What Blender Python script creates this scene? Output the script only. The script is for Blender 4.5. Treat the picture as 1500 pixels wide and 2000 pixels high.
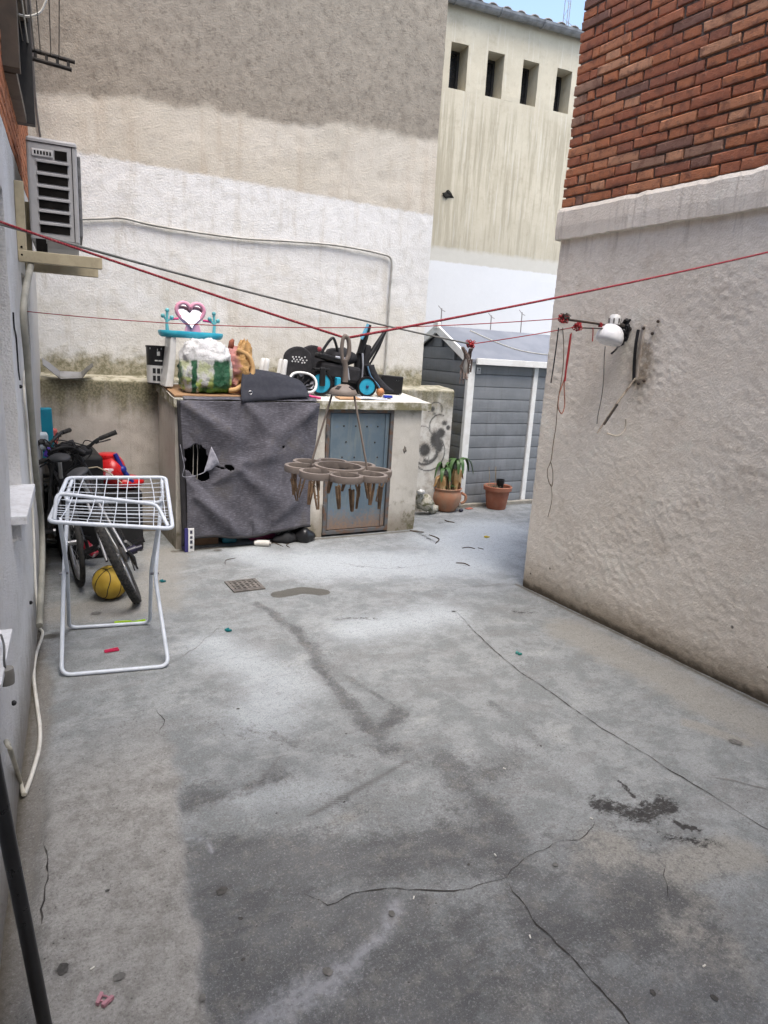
import bpy, bmesh, math, random
import numpy as np
from mathutils import Vector, Matrix, Euler
random.seed(7); RNG = np.random.default_rng(11)
sc = bpy.context.scene
for o in list(bpy.data.objects): bpy.data.objects.remove(o)
COL = sc.collection
PI = math.pi
# ------------------------------------------------------------------ camera
FPX, PITCH, ROLL, EYE, YAW = 1340.0, math.radians(13.15), math.radians(3.5), 1.7, math.radians(30)
def _yaw(v):
    c, s = math.cos(YAW), math.sin(YAW)
    return Vector((v[0]*c+v[1]*s, -v[0]*s+v[1]*c, v[2]))
_u0 = Vector((0, math.sin(PITCH), math.cos(PITCH))); _r0 = Vector((1, 0, 0))
CF = _yaw((0, math.cos(PITCH), -math.sin(PITCH)))
CR = _yaw(_r0*math.cos(ROLL)+_u0*math.sin(ROLL))
CU = _yaw(_u0*math.cos(ROLL)-_r0*math.sin(ROLL))
CP = Vector((0, 0, EYE))
cam = bpy.data.cameras.new('camera'); camo = bpy.data.objects.new('camera', cam); COL.objects.link(camo)
cam.sensor_fit = 'VERTICAL'; cam.sensor_height = 24; cam.lens = 24*FPX/2000
cam.clip_start = 0.05; cam.clip_end = 600
M = Matrix((CR, CU, -CF)).transposed().to_4x4(); M.translation = CP
camo.matrix_world = M
sc.camera = camo
# ------------------------------------------------------------------ sky and sun
SUN_EL, SUN_AZ = math.radians(67), math.radians(184)     # azimuth clockwise from +Y
w = bpy.data.worlds.new('World'); sc.world = w; w.use_nodes = True
nt = w.node_tree; bg = nt.nodes['Background']
sky = nt.nodes.new('ShaderNodeTexSky'); sky.sky_type = 'NISHITA'; sky.sun_disc = False
sky.sun_elevation = SUN_EL; sky.sun_rotation = SUN_AZ
sky.air_density = 1.0; sky.dust_density = 3.0; sky.ozone_density = 0.3
nt.links.new(sky.outputs[0], bg.inputs[0]); bg.inputs[1].default_value = 0.15
sl = bpy.data.lights.new('sun', 'SUN'); sl.energy = 1.1; sl.angle = math.radians(30); sl.color = (1, .98, .95)
so = bpy.data.objects.new('sun', sl); COL.objects.link(so)
sd = Vector((math.sin(SUN_AZ)*math.cos(SUN_EL), math.cos(SUN_AZ)*math.cos(SUN_EL), math.sin(SUN_EL)))
so.rotation_euler = sd.to_track_quat('Z', 'Y').to_euler(); so.location = (0, 0, 12)
vs = sc.view_settings; vs.view_transform = 'Standard'; vs.look = 'None'; vs.gamma = 1; vs.use_curve_mapping = False
vs.exposure = 1.40
sc.render.engine = 'CYCLES'
# ------------------------------------------------------------------ placing helpers (a line of sight met with a plane of the yard)
def ray(x, y): return CF*FPX+CR*(x-750)-CU*(y-1000)
def atz(x, y, z=0.0): d = ray(x, y); return CP+d*((z-EYE)/d.z)
def aty(x, y, Y): d = ray(x, y); return CP+d*(Y/d.y)
def atx(x, y, X): d = ray(x, y); return CP+d*(X/d.x)
LN = Vector((6.45, -.61, 0)).normalized(); LD = Vector((.61, 6.45, 0)).normalized(); LP0 = Vector((-.25, 0, 0))
def lw(Y, z, off=0.0):            # point of the left wall at depth Y
    p = LP0+LD*(Y/LD.y); return Vector((p.x, p.y, z))+LN*off
def atl(x, y, off=0.0): d = ray(x, y); return CP+d*(((LP0-CP).dot(LN)+off)/d.dot(LN))
def slabz(Y): return 1.245+(Y-5.5)*.115
# ------------------------------------------------------------------ noise
_T = RNG.random((256, 256))
def vn(x, y):
    xi = np.floor(x).astype(int); yi = np.floor(y).astype(int); fx = x-xi; fy = y-yi
    fx = fx*fx*(3-2*fx); fy = fy*fy*(3-2*fy)
    a = _T[xi & 255, yi & 255]; b = _T[(xi+1) & 255, yi & 255]; c = _T[xi & 255, (yi+1) & 255]; d = _T[(xi+1) & 255, (yi+1) & 255]
    return (a*(1-fx)+b*fx)*(1-fy)+(c*(1-fx)+d*fx)*fy
def fbm(x, y, o=4):
    s = 0; a = .5; t = 0
    for i in range(o):
        s = s+a*vn(x*2**i+17.3*i, y*2**i+5.1*i); t += a; a *= .5
    return s/t-.5
# ------------------------------------------------------------------ mesh builder
class MB:
    def __init__(s): s.v = []; s.f = []
    def add(s, vs, fs):
        b = len(s.v); s.v += [tuple(v) for v in vs]; s.f += [tuple(i+b for i in f) for f in fs]; return s
    def box(s, c, size, rot=None, taper=1.0):
        hx, hy, hz = size[0]/2, size[1]/2, size[2]/2
        vs = [Vector((sx*hx*(taper if sz > 0 else 1), sy*hy*(taper if sz > 0 else 1), sz*hz)) for sz in (-1, 1) for sy in (-1, 1) for sx in (-1, 1)]
        if rot is not None:
            R = rot if isinstance(rot, Matrix) else Euler(rot).to_matrix()
            vs = [R @ v for v in vs]
        c = Vector(c)
        return s.add([v+c for v in vs], [(0, 2, 3, 1), (4, 5, 7, 6), (0, 1, 5, 4), (2, 6, 7, 3), (0, 4, 6, 2), (1, 3, 7, 5)])
    def hexa(s, p): return s.add(p, [(0, 3, 2, 1), (4, 5, 6, 7), (0, 1, 5, 4), (1, 2, 6, 5), (2, 3, 7, 6), (3, 0, 4, 7)])
    def tube(s, path, r, n=8, closed=False, caps=True, flat=None):
        path = [Vector(p) for p in path]; m = len(path); rs = r if hasattr(r, '__len__') else [r]*m
        vs = []; up = None
        for i, p in enumerate(path):
            a = path[(i-1) % m] if (closed or i > 0) else p; b = path[(i+1) % m] if (closed or i < m-1) else p
            t = (b-a)
            t = t.normalized() if t.length > 1e-9 else Vector((0, 0, 1))
            if up is None:
                up = Vector((0, 0, 1)) if abs(t.z) < .9 else Vector((1, 0, 0))
                if flat is not None: up = Vector(flat)
            if flat is not None: up = Vector(flat)
            e1 = (up-t*up.dot(t)); e1 = e1.normalized() if e1.length > 1e-6 else t.orthogonal().normalized()
            e2 = t.cross(e1); up = e1
            for k in range(n):
                an = 2*PI*k/n+PI/n; vs.append(p+(e1*math.cos(an)+e2*math.sin(an))*rs[i])
        fs = []
        for i in range(m if closed else m-1):
            for k in range(n):
                a = i*n+k; b = i*n+(k+1) % n; c = ((i+1) % m)*n+(k+1) % n; d = ((i+1) % m)*n+k; fs.append((a, b, c, d))
        if caps and not closed:
            fs.append(tuple(range(n-1, -1, -1))); fs.append(tuple(range((m-1)*n, m*n)))
        return s.add(vs, fs)
    def lathe(s, prof, n=24, c=(0, 0, 0), R=None, caps=True):
        c = Vector(c); vs = []
        for (r, z) in prof:
            for k in range(n):
                a = 2*PI*k/n; v = Vector((r*math.cos(a), r*math.sin(a), z)); vs.append((R @ v if R else v)+c)
        m = len(prof); fs = [(i*n+k, i*n+(k+1) % n, (i+1)*n+(k+1) % n, (i+1)*n+k) for i in range(m-1) for k in range(n)]
        if caps: fs.append(tuple(range(n-1, -1, -1))); fs.append(tuple(range((m-1)*n, m*n)))
        return s.add(vs, fs)
    def ball(s, c, r, nu=20, nv=12, f=None, R=None):
        r = r if hasattr(r, '__len__') else (r, r, r); vs = []; c = Vector(c)
        for j in range(nv+1):
            th = PI*j/nv
            for i in range(nu):
                ph = 2*PI*i/nu; d = Vector((math.sin(th)*math.cos(ph), math.sin(th)*math.sin(ph), math.cos(th))); k = f(d) if f else 1
                v = Vector((d.x*r[0]*k, d.y*r[1]*k, d.z*r[2]*k)); vs.append((R @ v if R else v)+c)
        return s.add(vs, [(j*nu+i, (j+1)*nu+i, (j+1)*nu+(i+1) % nu, j*nu+(i+1) % nu) for j in range(nv) for i in range(nu)])
    def grid(s, P, nu, nv, hole=None):
        vs = [P(i/nu, j/nv) for j in range(nv+1) for i in range(nu+1)]
        fs = [(j*(nu+1)+i, j*(nu+1)+i+1, (j+1)*(nu+1)+i+1, (j+1)*(nu+1)+i) for j in range(nv) for i in range(nu) if not (hole and hole((i+.5)/nu, (j+.5)/nv))]
        return s.add(vs, fs)
    def prism(s, pts, h, Mx):         # closed 2-D outline pulled along local z by h
        n = len(pts); vs = [Mx @ Vector((p[0], p[1], 0)) for p in pts]+[Mx @ Vector((p[0], p[1], h)) for p in pts]
        return s.add(vs, [tuple(range(n-1, -1, -1)), tuple(range(n, 2*n))]+[(i, (i+1) % n, n+(i+1) % n, n+i) for i in range(n)])
    def xform(s, Mx): s.v = [tuple(Mx @ Vector(v)) for v in s.v]; return s
    def build(s, name, mat, parent=None, origin=None, smooth=None, bevel=0, solid=0, kind=None, sub=0):
        o0 = Vector(origin) if origin is not None else (ORG.get(parent.name, Vector()) if parent else Vector())
        me = bpy.data.meshes.new(name)
        me.from_pydata([(v[0]-o0.x, v[1]-o0.y, v[2]-o0.z) for v in s.v], [], s.f); me.update()
        if mat: me.materials.append(mat)
        if smooth is not None:
            me.polygons.foreach_set('use_smooth', [True]*len(me.polygons))
            if smooth < 170: me.set_sharp_from_angle(angle=math.radians(smooth))
        o = bpy.data.objects.new(name, me); COL.objects.link(o)
        if parent: o.parent = parent
        else: o.location = o0
        ORG[o.name] = o0
        if solid: md = o.modifiers.new('thick', 'SOLIDIFY'); md.thickness = solid; md.offset = 0
        if bevel:
            md = o.modifiers.new('bevel', 'BEVEL'); md.width = bevel; md.segments = 2; md.limit_method = 'ANGLE'; md.angle_limit = math.radians(40)
        if sub: md = o.modifiers.new('sub', 'SUBSURF'); md.levels = sub; md.render_levels = sub
        if kind: o['kind'] = kind
        return o
ORG = {}
def tag(o, label, cat, group=None):
    o['label'] = label; o['category'] = cat
    if group: o['group'] = group
    return o
def thing(name, label, cat, loc, group=None):
    o = bpy.data.objects.new(name, None); COL.objects.link(o); o.location = loc; o.empty_display_size = .1
    ORG[o.name] = Vector(loc); return tag(o, label, cat, group)
def place(me, name, mat, parent, loc, rot=(0, 0, 0), scale=(1, 1, 1)):
    o = bpy.data.objects.new(name, me); COL.objects.link(o); o.parent = parent
    o.location = Vector(loc)-ORG.get(parent.name, Vector()); o.rotation_euler = rot; o.scale = scale
    ORG[o.name] = Vector(loc); return o
def sag(a, b, s, n=24):
    a = Vector(a); b = Vector(b); return [a.lerp(b, i/n)+Vector((0, 0, -4*s*(i/n)*(1-i/n))) for i in range(n+1)]
def smoothpath(pts, k=6):
    P = [Vector(p) for p in pts]; out = []
    for i in range(len(P)-1):
        p0 = P[max(i-1, 0)]; p1 = P[i]; p2 = P[i+1]; p3 = P[min(i+2, len(P)-1)]
        for j in range(k):
            t = j/k; out.append(.5*((2*p1)+(-p0+p2)*t+(2*p0-5*p1+4*p2-p3)*t*t+(-p0+3*p1-3*p2+p3)*t**3))
    return out+[P[-1]]
# ------------------------------------------------------------------ materials
class NT:
    def __init__(s, name):
        s.m = bpy.data.materials.new(name); s.m.use_nodes = True; s.t = s.m.node_tree; s.b = s.t.nodes['Principled BSDF']
    def n(s, typ, **k):
        nd = s.t.nodes.new('ShaderNode'+typ)
        for a, v in k.items(): setattr(nd, a, v)
        return nd
    def l(s, a, b): s.t.links.new(a, b)
    def val(s, x, sock):
        if hasattr(x, 'default_value') and hasattr(x, 'links'): s.l(x, sock)
        else: sock.default_value = x
    def math(s, op, a, b=None, c=None, clamp=False):
        nd = s.n('Math', operation=op); nd.use_clamp = clamp; s.val(a, nd.inputs[0])
        if b is not None: s.val(b, nd.inputs[1])
        if c is not None: s.val(c, nd.inputs[2])
        return nd.outputs[0]
    def pos(s): return s.n('NewGeometry').outputs['Position']
    def obj(s): return s.n('TexCoord').outputs['Object']
    def sep(s, v): return s.n('SeparateXYZ').outputs if False else s._sep(v)
    def _sep(s, v): nd = s.n('SeparateXYZ'); s.l(v, nd.inputs[0]); return nd.outputs
    def mapping(s, v, sc3=(1, 1, 1), loc=(0, 0, 0)):
        nd = s.n('Mapping'); s.l(v, nd.inputs[0]); nd.inputs['Scale'].default_value = sc3; nd.inputs['Location'].default_value = loc; return nd.outputs[0]
    def noise(s, v, scale, detail=5, rough=.55, dist=0):
        nd = s.n('TexNoise'); s.l(v, nd.inputs['Vector']); nd.inputs['Scale'].default_value = scale; nd.inputs['Detail'].default_value = detail
        nd.inputs['Roughness'].default_value = rough; nd.inputs['Distortion'].default_value = dist; return nd.outputs[0]
    def vor(s, v, scale, feat='F1'):
        nd = s.n('TexVoronoi', feature=feat); s.l(v, nd.inputs['Vector']); nd.inputs['Scale'].default_value = scale; return nd.outputs['Distance']
    def ss(s, x, a, b):          # smoothstep
        nd = s.n('MapRange', interpolation_type='SMOOTHSTEP'); s.val(x, nd.inputs[0]); nd.inputs[1].default_value = a; nd.inputs[2].default_value = b
        return nd.outputs[0]
    def mix(s, f, a, b, mode='MIX'):
        nd = s.n('Mix', data_type='RGBA', blend_type=mode); s.val(f, nd.inputs[0])
        for x, i in ((a, 6), (b, 7)):
            if isinstance(x, tuple): nd.inputs[i].default_value = (*x[:3], 1)
            else: s.l(x, nd.inputs[i])
        return nd.outputs[2]
    def attr(s, name): return s.n('Attribute', attribute_name=name)
    def bump(s, h, strength=.3, dist=.01):
        nd = s.n('Bump'); nd.inputs['Strength'].default_value = strength; nd.inputs['Distance'].default_value = dist; s.l(h, nd.inputs['Height'])
        if s.b.inputs['Normal'].links: s.l(s.b.inputs['Normal'].links[0].from_socket, nd.inputs['Normal'])
        s.l(nd.outputs[0], s.b.inputs['Normal'])
    def done(s, col, rough=.8, metal=0, spec=.5):
        if isinstance(col, tuple): s.b.inputs['Base Color'].default_value = (*col[:3], 1)
        else: s.l(col, s.b.inputs['Base Color'])
        s.val(rough, s.b.inputs['Roughness']); s.val(metal, s.b.inputs['Metallic']); s.b.inputs['Specular IOR Level'].default_value = spec
        return s.m
_MC = {}
def pm(name, c1, c2=None, rough=.55, metal=0, scale=9, bump=.15, bscale=60, lo=.4, hi=.65, dirt=.0, bd=.003, spec=.4):
    if name in _MC: return _MC[name]
    t = NT(name); c2 = c2 or tuple(x*.72 for x in c1); v = t.obj()
    f = t.ss(t.noise(v, scale, 6), lo, hi); col = t.mix(f, c1, c2)
    if dirt:
        d = t.ss(t.noise(v, scale*2.7, 8, .7), .5, .72); col = t.mix(t.math('MULTIPLY', d, dirt), col, (.12, .10, .08))
    r = t.math('ADD', t.math('MULTIPLY', t.noise(v, scale*3, 4), .25), rough-.12)
    if bump: t.bump(t.noise(v, bscale, 4), bump, bd)
    _MC[name] = t.done(col, r, metal, spec); return _MC[name]
# ================================================================== floor
def seg_dist(X, Y, pts):
    d = np.full(X.shape, 1e9)
    for (a, b) in zip(pts[:-1], pts[1:]):
        ax, ay, bx, by = a[0], a[1], b[0], b[1]; L2 = (bx-ax)**2+(by-ay)**2+1e-9
        t = np.clip(((X-ax)*(bx-ax)+(Y-ay)*(by-ay))/L2, 0, 1); d = np.minimum(d, np.hypot(X-ax-t*(bx-ax), Y-ay-t*(by-ay)))
    return d
def gp(*px): return [tuple(atz(x, y)[:2]) for x, y in px]
xs = np.concatenate([[-80, -30, -10, -4, -1.5], np.arange(-.6, 5.6, .02), np.arange(5.6, 8, .1), [9, 11, 15, 30, 80]])
ys = np.concatenate([[-80, -30, -10, -4, -1], np.arange(.3, 6.6, .02), np.arange(6.6, 9, .1), [10, 12, 18, 35, 90]])
GX, GY = np.meshgrid(xs, ys)
wx = GX+.10*fbm(GX*3, GY*3)+.03*fbm(GX*14, GY*14); wy = GY+.10*fbm(GX*3+40, GY*3)+.03*fbm(GX*14+9, GY*14+3)
def strokes(lst):
    m = np.zeros_like(GX)
    for pts, wd, st in lst:
        p = gp(*pts); p = p if len(p) > 1 else p*2
        m = np.maximum(m, st*np.exp(-(seg_dist(wx, wy, p)/wd)**2))
    return m
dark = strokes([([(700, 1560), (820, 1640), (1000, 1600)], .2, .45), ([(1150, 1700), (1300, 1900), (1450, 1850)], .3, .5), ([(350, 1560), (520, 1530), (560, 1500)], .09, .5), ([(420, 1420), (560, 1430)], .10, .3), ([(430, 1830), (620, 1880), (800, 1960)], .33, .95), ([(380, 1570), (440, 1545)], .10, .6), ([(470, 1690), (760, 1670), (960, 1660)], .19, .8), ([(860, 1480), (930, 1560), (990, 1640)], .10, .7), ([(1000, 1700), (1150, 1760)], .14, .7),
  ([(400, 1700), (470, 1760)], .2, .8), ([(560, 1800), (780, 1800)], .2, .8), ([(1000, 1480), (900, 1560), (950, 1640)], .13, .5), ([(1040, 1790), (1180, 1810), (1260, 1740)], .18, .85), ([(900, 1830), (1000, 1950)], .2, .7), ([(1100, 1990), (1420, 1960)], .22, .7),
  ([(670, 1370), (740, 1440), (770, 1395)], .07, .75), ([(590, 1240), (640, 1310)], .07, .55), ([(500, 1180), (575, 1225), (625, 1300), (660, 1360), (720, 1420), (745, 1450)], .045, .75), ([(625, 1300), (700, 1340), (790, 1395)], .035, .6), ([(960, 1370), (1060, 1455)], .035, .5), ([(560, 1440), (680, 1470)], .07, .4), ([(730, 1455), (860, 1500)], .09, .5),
  ([(560, 1210), (600, 1250)], .03, .5), ([(530, 1260), (580, 1320)], .02, .35), ([(700, 1105), (860, 1110)], .02, .28), ([(1280, 1720), (1420, 1830)], .2, .5), ([(720, 1600), (840, 1560)], .1, .35)])  # dark stains, with the shade of the foreground painted in as well
light = strokes([([(620, 1100), (900, 1100), (960, 1030), (880, 1060)], .42, 1.), ([(480, 1080), (620, 1120)], .25, .8), ([(420, 1260), (560, 1340), (520, 1400)], .22, .7), ([(700, 1230), (860, 1200)], .25, .8), ([(500, 1560), (640, 1540)], .13, .5),
  ([(1180, 1560), (1120, 1500)], .15, .25)])  # pale wash, with sky light on the far floor painted in
chalk = strokes([([(775, 1765), (745, 1835), (680, 1905)], .03, .75), ([(680, 1905), (600, 1960), (540, 2005)], .075, .75), ([(352, 1642), (400, 1646), (440, 1672)], .008, .8), ([(350, 1630), (375, 1630)], .006, .6)])
wet = strokes([([(545, 1162), (585, 1153), (625, 1157)], .075, 1.), ([(88, 1240), (100, 1240)], .03, .8)])
tan = strokes([([(1120, 1230), (1480, 1420)], .22, .8), ([(1180, 1650), (1250, 1700), (1440, 1660)], .10, .9), ([(1180, 1690), (1330, 1760)], .13, .8), ([(1260, 1800), (1400, 1870)], .16, .7), ([(1000, 1950), (1080, 1960)], .1, .5), ([(240, 1820), (330, 1950)], .12, .5), ([(190, 1600), (260, 1590)], .12, .5), ([(110, 1200), (300, 1180), (320, 1080)], .25, .7), ([(660, 1600), (700, 1580)], .06, .4), ([(1340, 1410), (1440, 1450)], .05, .9)])
soot = strokes([([(1180, 1575), (1250, 1590), (1300, 1570)], .09, .95), ([(1210, 1525), (1235, 1555)], .018, 1.1), ([(1320, 1602), (1362, 1612)], .018, 1.3), ([(1290, 1630), (1390, 1645)], .06, .8), ([(1200, 1620), (1270, 1650)], .07, .6), ([(660, 1208), (735, 1208)], .03, .85), ([(1000, 1193), (1045, 1196)], .035, .8), ([(820, 1040), (850, 1060)], .045, .8), ([(905, 1105), (910, 1106)], .022, 1.), ([(860, 1022), (880, 1018)], .03, .8), ([(350, 1078), (400, 1078)], .04, .6), ([(600, 1050), (560, 1060)], .04, .6), ([(480, 1760), (520, 1740)], .03, .35)])
spots = np.zeros_like(GX)
for (x, y, r) in [(123, 1902, .02), (433, 1741, .02), (395, 1958, .012), (233, 1918, .016), (210, 1748, .006), (640, 1898, .016), (765, 1785, .013), (188, 1198, .03), (110, 1240, .05), (425, 1075, .03), (365, 1075, .06), (1085, 1690, .01), (1437, 1450, .03)]:
    c = atz(x, y); spots = np.maximum(spots, np.exp(-(np.hypot(GX-c.x, GY-c.y)/r)**4))
er = gp((318, 1395), (330, 1440), (345, 1500), (352, 1640), (372, 1740), (390, 1850), (402, 1960), (410, 2080)); er = sorted([(y, x) for x, y in er])
el = gp((100, 1330), (90, 1500), (86, 1640), (82, 1700), (70, 1800), (75, 1900), (48, 2000)); el = sorted([(y, x) for x, y in el])
XR = np.interp(wy, [e[0] for e in er], [e[1] for e in er]); XL = np.interp(wy, [e[0] for e in el], [e[1] for e in el])
jag = .07*fbm(GX*9, GY*9, 4)
inr = 1/(1+np.exp(-(XR-GX+jag)/.006)); inl = 1/(1+np.exp(-(GX-XL+jag)/.008)); fade = 1/(1+np.exp(-(2.75-GY)/.12))
strip = inr*inl*fade
gutter = (1-inl)*1/(1+np.exp(-(4.3-GY)/.1))
moss = np.exp(-np.abs(GX-3.46)/.05)*(GY < 3.9)+np.exp(-np.abs(GY-5.52)/.07)*((GX > 1.2) & (GX < 3.6))+.9*np.exp(-np.abs(GY-6.25)/.1)+np.exp(-np.abs(GX-(-.25+.0946*GY))/.07)
moss = np.clip(moss, 0, 1)
GZ = .007*fbm(GX*1.5, GY*1.5)+.0015*fbm(GX*25, GY*25)+.015*strip-.008*gutter-.006*wet-.004*np.clip(dark*(GY > 2.6), 0, 1)
GZ = np.where((GX < -.6) | (GX > 5.6) | (GY < .3) | (GY > 6.6), -.012, GZ)
ny, nx = GX.shape
me = bpy.data.meshes.new('courtyard_floor')
V = np.stack([GX, GY, GZ], -1).reshape(-1, 3); idx = np.arange(nx*ny).reshape(ny, nx)
Fq = np.stack([idx[:-1, :-1], idx[:-1, 1:], idx[1:, 1:], idx[1:, :-1]], -1).reshape(-1, 4)
me.vertices.add(len(V)); me.vertices.foreach_set('co', V.ravel())
me.loops.add(Fq.size); me.loops.foreach_set('vertex_index', Fq.ravel())
me.polygons.add(len(Fq)); me.polygons.foreach_set('loop_start', np.arange(0, Fq.size, 4)); me.polygons.foreach_set('use_smooth', np.ones(len(Fq), bool))
me.update(); me.validate()
def vcol(me, name, chans):
    a = me.color_attributes.new(name, 'FLOAT_COLOR', 'POINT')
    ch = list(chans)+[np.ones_like(chans[0])]*(4-len(chans))
    a.data.foreach_set('color', np.stack([c.ravel() for c in ch], -1).astype(np.float32).ravel())
vcol(me, 'wear_light', (dark, light, tan)); vcol(me, 'mark', (soot, chalk, wet)); vcol(me, 'lay', (strip, gutter, np.maximum(moss*.9, 0))); vcol(me, 'spot', (spots, spots, spots))
floor = bpy.data.objects.new('courtyard_floor', me); COL.objects.link(floor); floor['kind'] = 'structure'
t = NT('floor_concrete'); v = t.pos()
def chan(nm):
    s = t.n('SeparateColor'); t.l(t.attr(nm).outputs['Color'], s.inputs[0]); return s.outputs
n1 = t.noise(v, 1.6, 8, .6); n2 = t.noise(v, 5.5, 12, .74, .1); n3 = t.noise(v, 34, 10, .78); n4 = t.noise(v, 260, 4, .7); n5 = t.noise(v, 13, 10, .74, .1)
vfine = t.noise(v, 120, 8, .8); grit = t.noise(v, 330, 5, .8); n7 = t.noise(t.mapping(v, (.6, 1.3, 1)), 3.1, 12, .76, .3); pore = t.vor(v, 42); scr = t.noise(t.mapping(v, (14, 90, 1)), 1.2, 8, .75, .3)
wr = chan('wear_light'); mk = chan('mark'); ly = chan('lay'); sp = chan('spot')
A, Mu = (lambda *x: t.math('ADD', *x)), (lambda *x: t.math('MULTIPLY', *x))
col = t.mix(t.ss(n2, .42, .58), (.20, .214, .216), (.285, .30, .302))
col = t.mix(Mu(t.ss(n7, .51, .585), .55), col, (.205, .207, .205))
col = t.mix(Mu(t.ss(n7, .46, .36), .4), col, (.43, .435, .425))
col = t.mix(Mu(t.ss(A(wr[1], A(Mu(n2, .35), Mu(n3, .2))), .32, 1.25), .85), col, (.455, .49, .51))
col = t.mix(Mu(t.ss(A(wr[2], Mu(n5, .9)), .62, 1.15), .8), col, (.295, .282, .25))
strip_c = t.mix(t.ss(n5, .40, .62), (.345, .337, .317), (.235, .227, .21)); col = t.mix(ly[0], col, strip_c)
col = t.mix(Mu(ly[1], .85), col, t.mix(n5, (.13, .118, .10), (.25, .23, .20)))
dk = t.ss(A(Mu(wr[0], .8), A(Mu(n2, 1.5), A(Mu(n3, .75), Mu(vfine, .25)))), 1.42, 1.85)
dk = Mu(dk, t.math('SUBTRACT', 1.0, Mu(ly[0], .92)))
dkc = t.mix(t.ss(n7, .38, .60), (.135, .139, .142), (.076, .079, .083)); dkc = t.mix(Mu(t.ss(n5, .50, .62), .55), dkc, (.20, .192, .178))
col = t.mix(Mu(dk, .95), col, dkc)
col = t.mix(Mu(t.ss(n3, .50, .64), .42), col, (.15, .146, .138))
col = t.mix(Mu(t.ss(scr, .56, .68), .30), col, (.13, .128, .122))
col = t.mix(Mu(t.ss(vfine, .53, .61), .6), col, (.115, .112, .105))
col = t.mix(Mu(t.ss(vfine, .46, .38), .35), col, (.50, .50, .485))
col = t.mix(Mu(t.ss(grit, .55, .63), .62), col, (.08, .078, .074)); col = t.mix(Mu(t.ss(grit, .42, .33), .40), col, (.56, .56, .54))
col = t.mix(Mu(Mu(t.ss(pore, .16, .09), t.ss(n5, .50, .60)), .85), col, (.05, .047, .043))
ms = t.ss(A(ly[2], Mu(n3, .7)), .75, 1.3); col = t.mix(Mu(ms, .85), col, (.085, .072, .05))
col = t.mix(t.ss(A(mk[2], Mu(n3, .25)), .55, .63), col, t.mix(n3, (.085, .082, .072), (.135, .13, .115)))
ck = Mu(mk[1], t.ss(A(n3, Mu(mk[1], .30)), .50, .80)); col = t.mix(Mu(ck, .55), col, (.46, .475, .51))
n6 = t.noise(t.mapping(v, (1, 1.5, 1)), 26, 12, .82, .3); st = t.ss(A(Mu(mk[0], .40), n6), .76, .86); col = t.mix(Mu(st, .93), col, (.022, .02, .02))
col = t.mix(Mu(Mu(mk[0], t.ss(n3, .42, .60)), .55), col, (.075, .072, .068))
col = t.mix(Mu(sp[0], .75), col, (.05, .047, .043))
rg = t.math('SUBTRACT', A(.62, Mu(n3, .35)), Mu(mk[2], .35))
t.bump(grit, .35, .0025); t.bump(vfine, .5, .005); t.bump(n3, .45, .008); t.bump(n2, .3, .012)
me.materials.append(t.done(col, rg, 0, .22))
# cracks and scuffs of the floor
def zfloor(x, y): return 0.0
CRK = pm('crack_dark', (.035, .032, .03), (.06, .055, .05), .95, bump=0)
SCF = pm('scuff_grey', (.15, .147, .142), (.23, .225, .22), .9, bump=0)
FZ = {}
xi0, yi0 = xs, ys
def fz(x, y):
    i = min(max(int(np.searchsorted(xs, x))-1, 0), nx-2); j = min(max(int(np.searchsorted(ys, y))-1, 0), ny-2)
    return float(max(GZ[j, i], GZ[j+1, i], GZ[j, i+1], GZ[j+1, i+1]))
def crack(name, px, wd, mat=CRK, jit=.012, taper=True, seed=1):
    r = random.Random(seed); P = [Vector((*p, 0)) for p in gp(*px)]; pts = []
    for a, b in zip(P[:-1], P[1:]):
        n = max(2, int((b-a).length/.025))
        pts += [a.lerp(b, k/n) for k in range(n)]
    pts.append(P[-1]); m = len(pts); off = 0; L = []; 
    for i, p in enumerate(pts):
        tn = (pts[min(i+1, m-1)]-pts[max(i-1, 0)]).normalized(); s = Vector((-tn.y, tn.x, 0))
        off = off*.75+r.uniform(-1, 1)*jit*.6; c = p+s*off
        ww = wd*r.uniform(.12, 1.25)*(min(1, 6*i/m, 6*(m-1-i)/m)*.8+.2 if taper else 1)
        z = fz(c.x, c.y)+.0025
        L += [(c.x+s.x*ww/2, c.y+s.y*ww/2, z), (c.x-s.x*ww/2, c.y-s.y*ww/2, z)]
    b = MB(); b.add(L, [(2*i, 2*i+1, 2*i+3, 2*i+2) for i in range(m-1)])
    return b.build(name, mat, floor)
crack('crack', [(885, 1190), (950, 1258), (1010, 1310), (1100, 1368), (1190, 1432), (1290, 1492), (1400, 1560), (1500, 1622), (1580, 1670)], .0065, jit=.007, seed=2)
crack('crack', [(595, 1745), (640, 1765), (690, 1748), (760, 1738), (850, 1745), (905, 1742), (990, 1717)], .0050, seed=3)
crack('crack', [(990, 1717), (1040, 1795), (1110, 1870), (1180, 1950), (1260, 2050)], .0060, seed=4)
crack('crack', [(990, 1717), (1010, 1692), (1080, 1648), (1140, 1636), (1165, 1602)], .0030, seed=5)
crack('crack', [(300, 1385), (325, 1408), (308, 1440)], .003, seed=6)
crack('crack', [(505, 1170), (445, 1212), (385, 1262), (330, 1300), (240, 1325)], .0035, SCF, seed=7)
crack('crack', [(1015, 1141), (930, 1146), (860, 1143)], .005, SCF, seed=8)
crack('crack', [(1300, 1690), (1305, 1735), (1312, 1765)], .003, seed=9)
crack('crack', [(84, 1650), (92, 1700), (84, 1740), (78, 1800), (74, 1830)], .006, seed=10)
crack('crack', [(660, 1100), (760, 1112), (850, 1102)], .006, SCF, seed=14)
crack('crack', [(1370, 1520), (1440, 1530), (1510, 1548)], .009, SCF, seed=15)
b = MB(); r = random.Random(4)
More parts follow.
